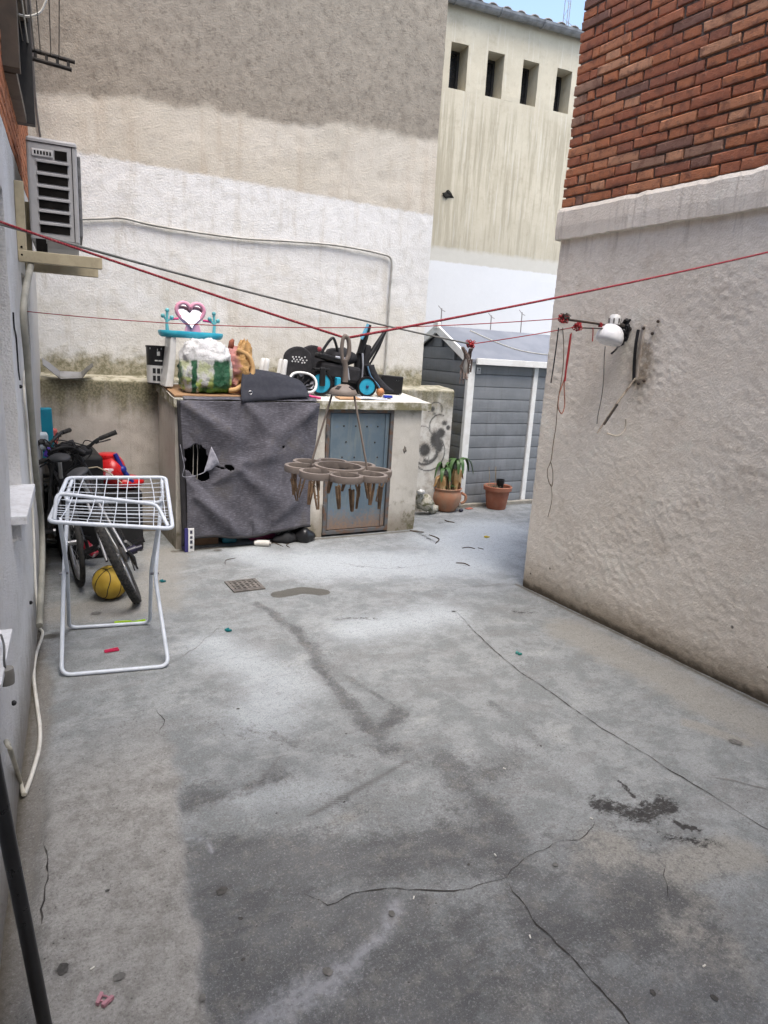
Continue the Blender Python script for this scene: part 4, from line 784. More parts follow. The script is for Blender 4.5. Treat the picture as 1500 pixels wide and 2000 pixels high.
# rubble by the low wall
rb_ = random.Random(6)
for k, (px, py, R_, lb) in enumerate([(832, 985, .085, 'mossy lump of broken concrete between the low wall and the rounded pot'), (820, 962, .06, 'smaller broken concrete piece on top behind the mossy lump'), (848, 995, .05, 'small stone tucked against the rounded pot')]):
    p = aty(px, py, 6.06); p.x = min(p.x, c1.x-.2) if k == 2 else p.x; z = max(p.z, R_*.75) if k != 1 else .20
    b = MB(); ph = k*2.1; b.ball((p.x, 6.08, z), (R_*1.15, R_*.8, R_), 14, 9, lambda d: 1+.16*math.sin(4*d.x+ph)+.12*math.sin(6*d.y+2*ph)+.1*math.sin(9*d.z+ph)); tag(b.build('rubble', pm('rubble_concrete', (.40, .38, .32), (.14, .135, .08), .95, scale=16, lo=.45, hi=.6, bump=.8, bd=.01), None, origin=(p.x, 6.08, 0), smooth=180), lb, 'rubble')
b = MB(); q = aty(820, 961, 6.04); b.ball((q.x, 6.02, .268), (.045, .03, .022), 14, 9, lambda d: 1+.3*math.sin(7*d.x+3*d.y)+.2*math.sin(9*d.z+4*d.x)); tag(b.build('paper_ball', pm('paper_white', (.72, .71, .68), bump=.5), None, origin=(q.x, 6.02, .25), smooth=180), 'crumpled white paper on the rubble by the enclosure corner', 'paper')
p = atz(918, 995); b = MB(); b.box((p.x, p.y+.02, .006), (.09, .05, .008), (0, 0, .3)); tag(b.build('red_scrap', pm('red_scrap', (.42, .14, .10)), None, origin=p), 'flat faded red scrap lying between the two pots', 'scrap')
p = atz(900, 1000); b = MB(); b.ball((p.x, p.y, .02), (.028, .022, .02), 10, 7); tag(b.build('dark_pebble', pm('navy_plastic', (.03, .03, .05), rough=.4), None, origin=p, smooth=180), 'small dark round pebble beside the rounded pot', 'pebble')
# ================================================================== things on the slab
BLK = pm('black_plastic', (.012, .012, .013), rough=.4); BLKF = pm('black_fabric', (.016, .016, .018), (.026, .025, .028), .9, scale=20); WPL = pm('white_plastic_clean', (.70, .70, .68), (.62, .62, .60), .35, dirt=.1); GRYP = pm('grey_plastic', (.30, .30, .31), rough=.45)
TEALP = pm('turquoise_plastic', (.03, .36, .50), (.05, .42, .55), .35, bump=0); TEALT = pm('pale_turquoise', (.13, .42, .45), rough=.3, bump=0); PINK = pm('pink_plastic', (.66, .30, .40), (.62, .26, .37), .35, bump=0); HOTP = pm('hot_pink', (.62, .03, .17), rough=.4, bump=0)
ply = MB(); ply.hexa([(1.24, 5.545, slabz(5.545)+.008), (1.95, 5.545, slabz(5.545)+.008), (1.95, 6.0, slabz(6.0)+.008), (1.24, 6.0, slabz(6.0)+.008), (1.24, 5.545, slabz(5.545)+.022), (1.95, 5.545, slabz(5.545)+.022), (1.95, 6.0, slabz(6.0)+.022), (1.24, 6.0, slabz(6.0)+.022)])
tag(ply.build('plywood_board', pm('plywood', (.32, .19, .10), (.25, .145, .075), .8, scale=5, dirt=.3), None, origin=(1.6, 5.75, slabz(5.75)), bevel=.002), 'thin brown plywood board lying on the left end of the slab', 'board')
# paint tub
q = Vector((1.235, 6.09, slabz(6.09)+.006)); tb = thing('paint_tub', 'black and white paint tub standing behind the toy vanity table', 'tub', q)
MB().lathe([(0, 0), (.088, 0), (.092, .01), (.098, .30), (.102, .30), (.102, .315), (.094, .315), (.09, .27), (0, .27)], 28, q, caps=False).build('body', BLK, tb, smooth=40)
MB().lathe([(.0925, .012), (.0965, .155)], 28, q, caps=False).build('white_label', pm('tub_label', (.60, .60, .58), (.5, .5, .48), .5), tb, smooth=40)
for k in range(6):
    a = -PI/2-.55+.36*(k % 3); z = .03+.06*(k//3); b = MB(); rr = .0975+z*.012; b.add([q+Vector((rr*math.cos(a+s_), rr*math.sin(a+s_), z+dz)) for (s_, dz) in ((-.13, 0), (.13, 0), (.13, .042), (-.13, .042))], [(0, 1, 2, 3)]); b.build('print_block', pm('ink_black', (.02, .02, .022), bump=0), tb)
for (a, z, w_, h_) in ((-1.75, .235, .012, .034), (-1.75, .19, .03, .010), (-1.35, .275, .05, .016), (-2.0, .285, .05, .018)):
    rr = .1; b = MB(); b.add([q+Vector((rr*math.cos(a+s_*w_/rr), rr*math.sin(a+s_*w_/rr), z+dz)) for (s_, dz) in ((-1, 0), (1, 0), (1, h_), (-1, h_))], [(0, 1, 2, 3)]); b.build('print_block', pm('tub_white', (.65, .65, .62), bump=0), tb)
# toy vanity table with heart mirror
vy = 5.90; vb = Vector((1.455, vy, slabz(vy)+.022)); tv = thing('toy_vanity', 'toy vanity table with pink heart mirror and turquoise top on white legs', 'toy', vb)
tz = 1.755
def ell(c, rx, ry, z, n=36, p=2.6): return [(c[0]+rx*math.copysign(abs(math.cos(a))**(2/p), math.cos(a)), c[1]+ry*math.copysign(abs(math.sin(a))**(2/p), math.sin(a))) for a in np.linspace(0, 2*PI, n, endpoint=False)]
b = MB(); rings = [(.235, .135, tz-.045), (.255, .15, tz-.03), (.262, .155, tz-.005), (.258, .152, tz+.008), (.245, .142, tz+.004), (.2, .11, tz-.004)]
for (rx, ry, z) in rings: b.v += [(x, y, z) for x, y in ell((1.462, vy), rx, ry, z)]
b.f += [(k*36+i, k*36+(i+1) % 36, (k+1)*36+(i+1) % 36, (k+1)*36+i) for k in range(5) for i in range(36)]+[tuple(range(35, -1, -1)), tuple(range(180, 216))]
b.build('table_top', TEALP, tv, smooth=40)
for sx_ in (-1, 1):
    xa = 1.462+sx_*.205; xb = 1.462+sx_*.165; b = MB(); w_ = .045
    P = []
    for (f_, zz) in ((0, tz-.045), (.25, tz-.16), (.6, tz-.3), (1, vb.z)):
        x = xb+(xa-xb)*f_**1.3; P.append((x, zz, .04+.018*f_))
    for (x, zz, ww) in P: b.v += [(x-ww*.55, vy-.11, zz), (x+ww*.55, vy-.11, zz), (x+ww*.55, vy+.11, zz), (x-ww*.55, vy+.11, zz)]
    b.f += [(4*k+i, 4*k+(i+1) % 4, 4*k+4+(i+1) % 4, 4*k+4+i) for k in range(3) for i in range(4)]+[(3, 2, 1, 0), (12, 13, 14, 15)]
    b.build('leg', WPL, tv, bevel=.008)
def heart(sc_, n=48):
    out = []
    for a in np.linspace(0, 2*PI, n, endpoint=False):
        x = 16*math.sin(a)**3; z = 13*math.cos(a)-5*math.cos(2*a)-2*math.cos(3*a)-math.cos(4*a); out.append((x*sc_/16, z*sc_/16))
    return out
hc = Vector((1.462, vy+.02, 1.905)); b = MB(); b.tube([hc+Vector((x, 0, z*1.02)) for x, z in heart(.112)], .017, 8, closed=True, flat=(0, 1, 0)); hm = b.build('mirror_frame', PINK, tv, smooth=180)
MB().prism(heart(.108), .008, Matrix(((1, 0, 0, hc.x), (0, .50, 1, hc.y-.0), (0, 1.02, 0, hc.z), (0, 0, 0, 1)))).build('mirror', pm('mirror_silver', (.52, .53, .54), (.46, .46, .46), .2, 1.0, bump=0), hm)
MB().prism([(-.07, 0), (.07, 0), (.05, .07), (-.05, .07)], .03, Matrix(((1, 0, 0, hc.x+.02), (0, 0, 1, hc.y-.015), (0, 1, 0, tz), (0, 0, 0, 1)))).build('mirror_foot', PINK, tv, bevel=.006)
for sx_ in (-1, 1):
    bx_ = hc.x+sx_*.19; b = MB(); b.tube([(bx_, vy, tz), (bx_+sx_*.005, vy, tz+.07), (bx_+sx_*.0, vy, tz+.15)], [.016, .012, .011], 8)
    for (dx_, dz_) in ((-.035, .12), (.035, .11), (0, .165)): b.tube([(bx_, vy, tz+.08), (bx_+dx_, vy, tz+dz_)], .009, 6); b.ball((bx_+dx_, vy, tz+dz_), .018, 8, 6)
    b.build('side_stand', TEALT, tv, smooth=60, kind='stuff') if False else b.build('side_stand', TEALT, tv, smooth=60)
    b = MB(); b.tube([(hc.x+sx_*.10, vy+.005, tz+.105), (hc.x+sx_*.20, vy+.005, tz+.095)], .010, 8); b.build('hair_roller', HOTP, tv, smooth=60)
# bag of clothes
t = NT('carrier_bag'); v = t.obj(); s = t._sep(v); nzz = t.noise(v, 10, 5, .6); xx = t.math('ADD', s[0], t.math('MULTIPLY', nzz, .05)); zf = s[2]
st1 = t.math('MULTIPLY', t.ss(xx, .055, .075), t.math('SUBTRACT', 1.0, t.ss(xx, .20, .22))); st2 = t.math('MULTIPLY', t.ss(xx, -.115, -.105), t.math('SUBTRACT', 1.0, t.ss(xx, -.075, -.065))); st3 = t.math('SUBTRACT', 1.0, t.ss(xx, -.185, -.165))
grn = t.math('MAXIMUM', st1, t.math('MAXIMUM', st2, st3)); body = t.mix(t.ss(nzz, .45, .6), (.60, .60, .58), (.50, .54, .32)); col = t.mix(t.math('MULTIPLY', t.math('SUBTRACT', 1.0, t.ss(zf, .06, .16)), t.ss(nzz, .48, .55)), body, (.38, .46, .10))
col = t.mix(grn, col, t.mix(nzz, (.008, .07, .025), (.02, .14, .06))); top = t.ss(t.math('ADD', zf, t.math('MULTIPLY', nzz, .08)), .285, .315); col = t.mix(top, col, (.74, .74, .74)); bt = t.math('SUBTRACT', 1.0, t.ss(t.math('ADD', zf, t.math('MULTIPLY', nzz, .1)), .08, .12)); col = t.mix(t.math('MULTIPLY', bt, t.ss(xx, -.06, -.03)), col, t.mix(t.ss(nzz, .45, .55), (.02, .08, .015), (.10, .24, .03)))
t.bump(t.noise(v, 20, 8, .7, 2.5), 1.0, .02); BAG = t.done(col, .3, 0, .5)
bo = Vector((1.52, 5.68, slabz(5.68)+.022)); b = MB()
def sgnp(x, p): return math.copysign(abs(x)**p, x)
def crumple(b, c, amp, sc_):
    out = []
    for (x, y, z) in b.v:
        n_ = Vector((x-c.x, y-c.y, z-c.z)); L = n_.length or 1; f_ = float(fbm(np.float64((x+.7*y)*sc_), np.float64((z-.5*y)*sc_), 4)); g_ = float(fbm(np.float64((x-.6*z)*sc_*2.2+5), np.float64((y+z)*sc_*2.2), 3))
        k = amp*(1-2*abs(f_)*2)+amp*.8*g_; out.append((x+n_.x/L*k, y+n_.y/L*k, z+n_.z/L*k))
    b.v = out
cc = bo+Vector((0, 0, .20)); b.ball(cc, (1, 1, 1), 64, 40)
b.v = [tuple(cc+Vector((sgnp(x-cc.x, .55)*.185*(1-.10*(z-cc.z)), sgnp(y-cc.y, .6)*.10, sgnp(z-cc.z, .62)*.20))) for x, y, z in b.v]
crumple(b, cc, .034, 15); b.v = [(x, y, max(z, bo.z+.001)) for x, y, z in b.v]
tag(b.build('carrier_bag', BAG, None, origin=bo, smooth=180), 'bulging green and white carrier bag in front of the toy vanity', 'bag')
# tan and pink bag
t = NT('tan_bag_cloth'); v = t.obj(); s = t._sep(v); nzz = t.noise(v, 9, 5, .6); f_ = t.ss(t.math('ADD', t.math('MULTIPLY', s[0], -4.0), t.math('MULTIPLY', nzz, .8)), .35, .5)
col = t.mix(t.ss(nzz, .4, .62), (.44, .25, .09), (.52, .32, .13)); col = t.mix(f_, col, (.46, .21, .19)); col = t.mix(t.ss(nzz, .60, .63), col, (.20, .10, .06)); t.bump(t.noise(v, 18, 8, .7, 2), 1.0, .02); TANB = t.done(col, .85)
bo = Vector((1.795, 5.72, slabz(5.72)+.012)); b = MB(); cc = bo+Vector((0, 0, .185)); b.ball(cc, (.105, .085, .205), 56, 40, lambda d: 1+.12*math.sin(4*math.atan2(d.y, d.x)+3*d.z)+.09*math.sin(7*d.z+2*d.x), Matrix.Rotation(.28, 3, 'Y')); crumple(b, cc, .040, 17); b.v = [(x, y, max(z, bo.z)) for x, y, z in b.v]
tn = b.build('fabric_bag', TANB, None, origin=bo, smooth=180); tag(tn, 'slumped tan and pink fabric bag beside the carrier bag', 'bag')
b = MB(); b.tube(smoothpath([bo+Vector((-.02, -.08, .36)), bo+Vector((.08, -.09, .30)), bo+Vector((.10, -.10, .16)), bo+Vector((-.02, -.12, .05)), bo+Vector((-.10, -.11, .03))], 5), .022, 8); b.build('rolled_edge', pm('tan_edge', (.52, .33, .15), (.40, .24, .10), .85), tn, smooth=180)
b = MB(); b.ball(bo+Vector((.065, -.075, .24)), (.022, .014, .024), 12, 8); b.build('lime_badge', pm('lime', (.35, .62, .08)), tn, smooth=180)
b = MB(); b.tube([bo+Vector((-.05, 0, .37)), bo+Vector((-.045, 0, .42)), bo+Vector((-.03, 0, .44))], [.025, .022, .012], 8); b.build('top_knot', pm('rust_cloth', (.30, .10, .06), rough=.9), tn, smooth=180)
# dark mat
A_, B_, C_, D_ = Vector((1.85, 5.70, 1.50)), Vector((2.31, 5.80, 1.40)), Vector((2.375, 5.55, 1.285)), Vector((1.76, 5.505, 1.262))
def matp(u, w):
    p = A_.lerp(B_, u).lerp(D_.lerp(C_, u), w); k = (math.sin(PI*w)**.7)*(.085*math.sin(PI*(.18+.62*u)))+.014*float(fbm(np.float64(u*5), np.float64(w*5), 3)); p = p+Vector((.03*math.sin(PI*w)*(u-.3), -.02*math.sin(PI*w), k)); p.z = max(p.z, slabz(p.y)+.015); 
    if w > .85: p = p+Vector((0, -.035*(w-.85)/.15, -.035*(w-.85)/.15*(1-u)))
    return p
MATM = pm('mat_navy', (.022, .024, .034), (.030, .032, .042), .85, scale=30); b = MB(); b.grid(matp, 30, 24); mo_ = b.build('folded_mat', MATM, None, origin=(2.05, 5.62, 1.27), smooth=180, solid=.008); tag(mo_, 'dark navy mat with an eyelet draped over the front of the slab', 'mat')
q = matp(.13, .9); b = MB(); b.tube([q+Vector((.016*math.cos(a), -.010, .014*math.sin(a))) for a in np.linspace(0, 2*PI, 14, endpoint=False)], .0035, 6, closed=True); b.build('eyelet', pm('steel', (.6, .6, .6), rough=.3, metal=1), mo_, smooth=180)
b = MB(); b.ball((2.06, 6.0, slabz(6)+.06), (.10, .06, .07), 14, 10, lambda d: 1+.1*math.sin(5*d.x)); tag(b.build('black_bundle', BLKF, None, origin=(2.06, 6.0, slabz(6)), smooth=180), 'black bundle behind the dark mat', 'bundle')
# upturned white stool
so2 = Vector((2.19, 5.95, slabz(5.95)+.006)); stl = thing('white_stool', 'small white plastic stool lying upside down behind the dark mat', 'stool', so2)
MB().box(so2+Vector((0, 0, .09)), (.24, .16, .035)).build('seat', WPL, stl, bevel=.012); MB().box(so2+Vector((0, 0, .04)), (.20, .12, .07)).build('step', WPL, stl, bevel=.01)
for (dx_, dy_) in ((-.085, -.05), (.085, -.05), (-.085, .05), (.085, .05)):
    b = MB(); p0 = so2+Vector((dx_, dy_, .10)); b.tube([p0, p0+Vector((.012, 0, .10)), p0+Vector((.022, 0, .165)), p0+Vector((.024, 0, .175))], [.026, .024, .022, .014], 12); b.build('leg', WPL, stl, smooth=60)
# black rounded seat back with holes
def roundback(name, label, cx, cy, w_, h_, dots, tilt=0.1, mat=None):
    z0 = slabz(cy)+.006; o = thing(name, label, 'seat', (cx, cy, z0)); pts = [(-w_/2*.9, 0), (w_/2*.9, 0), (w_/2, .4*h_)]+[(w_/2*math.cos(a), h_-w_/2*.85+w_/2*.85*math.sin(a)) for a in np.linspace(0, PI, 14)]+[(-w_/2, .4*h_)]
    Mx = Matrix.Translation((cx, cy, z0)) @ Matrix.Rotation(-.15, 4, 'Z') @ Matrix.Rotation(PI/2-tilt, 4, 'X'); MB().prism(pts, .07, Mx).build('shell', mat or BLKF, o, bevel=.015)
    r = random.Random(5)
    for k in range(dots):
        x = (k % 5-2)*.028+(.014 if (k//5) % 2 else 0); y = h_-.105-.02*(k//5)+.004*r.random()*3; b = MB(); b.lathe([(.0075, 0), (.0075, .004)], 8, (0, 0, 0)); b.xform(Mx @ Matrix.Translation((x+r.uniform(-.004, .004), y, .0705))); b.build('vent_hole', pm('vent_white', (.6, .6, .6), bump=0), o)
roundback('child_seat', 'black rounded child seat shell with white vent dots', 2.425, 5.93, .26, .395, 15)
roundback('black_hood', 'second black rounded shell right behind the seat with white dots', 2.62, 6.05, .26, .40, 0)
# helmet
hb = Vector((2.37, 5.665, slabz(5.665)+.008)); hl = thing('bike_helmet', 'upturned bicycle helmet with white rim and black padding', 'helmet', hb)
RH = Matrix.Rotation(.95, 3, 'X'); b = MB(); b.lathe([(.0, -.10), (.06, -.088), (.10, -.05), (.122, 0), (.125, .015), (.112, .018), (.105, 0), (.085, -.04), (.05, -.068), (0, -.075)], 28, (0, 0, 0), caps=False); b.v = [(x*1.05, y*.9, z) for x, y, z in b.v]; b.xform(Matrix.Translation(hb+Vector((0, .0, .112))) @ RH.to_4x4()); b.build('shell', pm('helmet_shell', (.62, .62, .66), (.03, .03, .035), .3, scale=6, lo=.46, hi=.5), hl, smooth=60)
b = MB(); b.tube([hb+Vector((0, 0, .112))+RH @ Vector((.118*1.05*math.cos(a), .118*.9*math.sin(a), .017+.008*math.sin(3*a))) for a in np.linspace(0, 2*PI, 30, endpoint=False)], .012, 8, closed=True); b.build('rim', WPL, hl, smooth=180)
for k in range(5):
    a = k*PI/5; b = MB(); b.tube([hb+Vector((0, 0, .112))+RH @ Vector((.10*math.cos(a)*t_, .085*math.sin(a)*t_, -.065+.055*t_*t_)) for t_ in np.linspace(-1, 1, 9)], .009, 6); b.build('padding', BLKF, hl, smooth=180)
b = MB(); q = Vector((2.44, 5.575, slabz(5.575)+.022)); b.tube([q+Vector((-.09, .02, .02)), q, q+Vector((.06, -.02, -.006))], [.012, .013, .011], 10); tag(b.build('pink_stick', HOTP, None, origin=q, smooth=60), 'bright pink plastic stick lying by the helmet', 'stick')
# folded tricycle
cb = Vector((2.82, 5.83, slabz(5.83)+.004)); tr = thing('folded_tricycle', 'folded black child tricycle with blue wheels lying on the slab', 'tricycle', cb)
BLUEW = pm('wheel_blue', (.02, .30, .45), (.03, .34, .50), .4, bump=0)
def discwheel(c, R_, name='wheel', slot=False):
    RX_ = Matrix.Rotation(PI/2, 3, 'X') ; RX_ = Matrix.Rotation(-.2, 3, 'Z') @ RX_
    b = MB(); b.lathe([(R_*.80, -.022), (R_*.96, -.024), (R_, -.012), (R_, .012), (R_*.96, .024), (R_*.80, .022)], 32, c, RX_, caps=False); w_ = b.build(name, BLK, tr, smooth=40)
    b = MB(); b.lathe([(0, .016), (R_*.30, .020), (R_*.78, .016), (R_*.82, .0), (R_*.78, -.016), (0, -.016)], 32, c, RX_, caps=False); b.build('disc', BLUEW, w_, smooth=30); b = MB(); b.lathe([(.014, .018), (.014, .03), (.008, .034), (0, .034)], 14, c, RX_, caps=False); b.build('hub', pm('hub_navy', (.02, .03, .10)), w_, smooth=40)
    return w_
wz = cb.z+.004; w1 = Vector((2.585, 5.76, slabz(5.76)+.112)); w2 = Vector((3.045, 5.74, slabz(5.74)+.098)); discwheel(w1, .108); discwheel(w2, .095); discwheel(Vector((2.97, 6.05, slabz(6.05)+.098)), .095)
b = MB(); b.box(w1+Vector((0, -.035, .06)), (.055, .03, .17)); b.build('fork', BLK, tr, bevel=.012); b = MB(); b.box(w1+Vector((0, .0, .125)), (.15, .07, .022)); b.build('mudguard', BLK, tr, bevel=.008)
b = MB(); b.box(w1+Vector((.16, -.02, -.005)), (.045, .05, .13)); b.box(w1+Vector((.12, -.03, -.05)), (.05, .03, .03)); b.build('pedal', BLUEW, tr, bevel=.01)
b = MB(); b.box((2.80, 5.86, slabz(5.86)+.20), (.40, .17, .15), (0, .12, -.1)); b.build('seat_base', BLKF, tr, bevel=.03)
b = MB(); b.box((2.85, 5.88, slabz(5.88)+.09), (.30, .15, .10), (0, 0, 0)); b.build('frame', BLK, tr, bevel=.02)
b = MB(); b.box((2.70, 5.84, slabz(5.84)+.325), (.26, .12, .05), (0, .2, 0)); b.build('canopy_bar', BLK, tr, bevel=.015)
b = MB(); b.ball((2.83, 5.9, slabz(5.9)+.33), (.17, .09, .09), 18, 12, lambda d: 1+.08*math.sin(8*d.x)); b.build('folded_canopy', BLKF, tr, smooth=180)
b = MB(); b.tube(smoothpath([aty(627, 690, 5.8), aty(640, 670, 5.8), aty(650, 660, 5.8), aty(656, 672, 5.82), aty(660, 690, 5.85)], 4), .013, 8); b.build('grab_bar', BLK, tr, smooth=60)
b = MB(); b.ball(aty(624, 682, 5.74), (.022, .016, .022), 10, 8); b.build('red_cap', pm('dull_red', (.25, .04, .05)), tr, smooth=60)
b = MB(); b.tube([aty(655, 697, 5.76), aty(672, 700, 5.75), aty(678, 720, 5.75), aty(682, 742, 5.76)], [.010, .013, .012, .008], 8, flat=(0, 1, 0)); b.build('silver_lever', pm('silver', (.55, .56, .6), rough=.35, metal=.6), tr, smooth=60)
b = MB(); b.tube([aty(696, 768, 5.9), aty(702, 700, 5.9), aty(712, 672, 5.9)], [.04, .05, .035], 10); b.build('back_frame', BLK, tr, smooth=60)
b = MB(); b.box(aty(713, 705, 5.88), (.07, .08, .30), (0, .1, 0)); b.build('back_panel', BLKF, tr, bevel=.02)
b = MB(); b.tube([aty(703, 690, 5.86), aty(712, 660, 5.85), aty(721, 634, 5.84)], [.030, .034, .024], 10); b.build('push_handle', BLK, tr, smooth=60)
b = MB(); b.tube([aty(706, 662, 5.81), aty(713, 648, 5.81), aty(719, 633, 5.81)], [.014, .018, .012], 8); b.build('blue_grip', pm('blue_grip', (.16, .42, .58), (.08, .30, .45), .4), tr, smooth=60)
b = MB(); b.tube([aty(716, 705, 5.86), aty(735, 675, 5.86), aty(752, 648, 5.86)], [.022, .026, .018], 10); b.build('push_handle', BLK, tr, smooth=60); b = MB(); b.tube([aty(722, 712, 5.88), aty(740, 680, 5.88), aty(750, 655, 5.88)], .010, 8); b.build('push_rod', BLK, tr, smooth=60)
b = MB(); b.tube([aty(708, 690, 5.83), aty(709, 715, 5.82), aty(707, 738, 5.82)], .009, 8); b.build('silver_strut', pm('silver', (.55, .56, .6)), tr, smooth=60)
b = MB(); b.grid(lambda u, w: aty(712+18*u+(30*w*w), 712+20*u*0+52*w, 5.80-.03*math.sin(PI*u)+.04*w)+Vector((.05*u*w, 0, 0)), 8, 14); b.build('fabric_panel', BLKF, tr, smooth=180, solid=.01)
b = MB(); b.tube(smoothpath([aty(718, 715, 5.775), aty(724, 735, 5.77), aty(738, 752, 5.77), aty(745, 766, 5.78)], 4), .008, 6); b.build('blue_piping', pm('piping_blue', (.10, .22, .34)), tr, smooth=60)
# black case, ball, cap, paper, disc
q = Vector((3.42, 5.96, slabz(5.96)+.006)); cs = thing('black_case', 'black plastic carrying case with a slot handle at the right of the slab', 'case', q)
MB().box(q+Vector((0, 0, .085)), (.235, .11, .17), (0, .05, -.12)).build('body', BLK, cs, bevel=.01); MB().box(q+Vector((.055, -.058, .125)), (.05, .008, .018), (0, .05, -.12)).build('handle_slot', pm('slot_pale', (.5, .5, .5), bump=0), cs, bevel=.003)
q = Vector((3.215, 5.78, slabz(5.78)+.045)); b = MB(); b.ball(q, .04, 20, 14); tag(b.build('orange_ball', pm('orange_ball', (.52, .22, .09), rough=.5), None, origin=q-Vector((0, 0, .04)), smooth=180), 'small orange ball beside the black case', 'ball')
q = Vector((3.245, 5.68, slabz(5.68)+.010)); b = MB(); b.box(q+Vector((0, 0, .012)), (.085, .045, .024), (0, 0, -.1)); tag(b.build('blue_cap', pm('blue_plastic', (.02, .05, .45), rough=.35), None, origin=q, bevel=.008), 'bright blue plastic cap in front of the orange ball', 'cap')
b = MB(); z_ = slabz(5.64)+.012; b.grid(lambda u, w: (2.88+.33*u+.03*w, 5.60+.11*w, slabz(5.60+.11*w)+.010+.004*math.sin(6*u)), 12, 5); tag(b.build('paper_sheet', pm('paper_sheet', (.60, .62, .66)), None, origin=(3.0, 5.65, z_), smooth=180, solid=.002), 'pale paper sheet lying flat on the slab before the tricycle', 'paper')
q = Vector((2.80, 5.625, slabz(5.625)+.012)); b = MB(); b.box(q, (.22, .10, .012), (.115, 0, .06)); tag(b.build('wooden_offcut', pm('offcut', (.45, .28, .16), (.38, .22, .12), .8), None, origin=q, bevel=.003), 'flat light brown wooden offcut at the front of the slab', 'board')
# bent metal strip on the ledge
b = MB(); P = [aty(83, 706, 6.19), aty(98, 717, 6.17), aty(118, 733, 6.17), aty(160, 733, 6.17), aty(172, 720, 6.18), aty(182, 712, 6.2)]
V_ = []
for i, p in enumerate(P): wd = [.025, .03, .03, .022, .012, .010][i]; V_ += [p+Vector((0, -.02, -wd)), p+Vector((0, .05, wd))]
b.add(V_, [(2*i, 2*i+1, 2*i+3, 2*i+2) for i in range(len(P)-1)]); tag(b.build('metal_strip', pm('strip_metal', (.22, .22, .22), (.14, .135, .12), .6, .3), None, origin=P[2], solid=.006), 'bent grey metal strip hooked over the mossy ledge', 'strip')
# cable on the back wall
CABLE = pm('cable_grey', (.42, .41, .38), (.30, .29, .26), .7)
b = MB(); yb = UY-.025; b.tube(smoothpath([aty(x, y, yb) for x, y in [(150, 428), (200, 427), (240, 426), (300, 440), (400, 456), (480, 466), (560, 471), (640, 477), (700, 486), (745, 496), (762, 503), (765, 520), (762, 560), (757, 640), (752, 720), (750, 735)]], 4), .011, 6); tag(b.build('wall_cable', CABLE, None, origin=aty(750, 735, yb), smooth=60), 'grey cable sagging across the white back wall then running down to the slab', 'cable')
b = MB(); b.tube(smoothpath([aty(x, y, UY-.02) for x, y in [(58, 0), (62, 60), (66, 150), (72, 220), (80, 275)]], 4), .008, 6); tag(b.build('wall_cable', pm('cable_dark', (.10, .09, .08)), None, origin=aty(66, 150, UY-.02), smooth=60), 'thin dark cable down the top left of the back wall', 'cable')
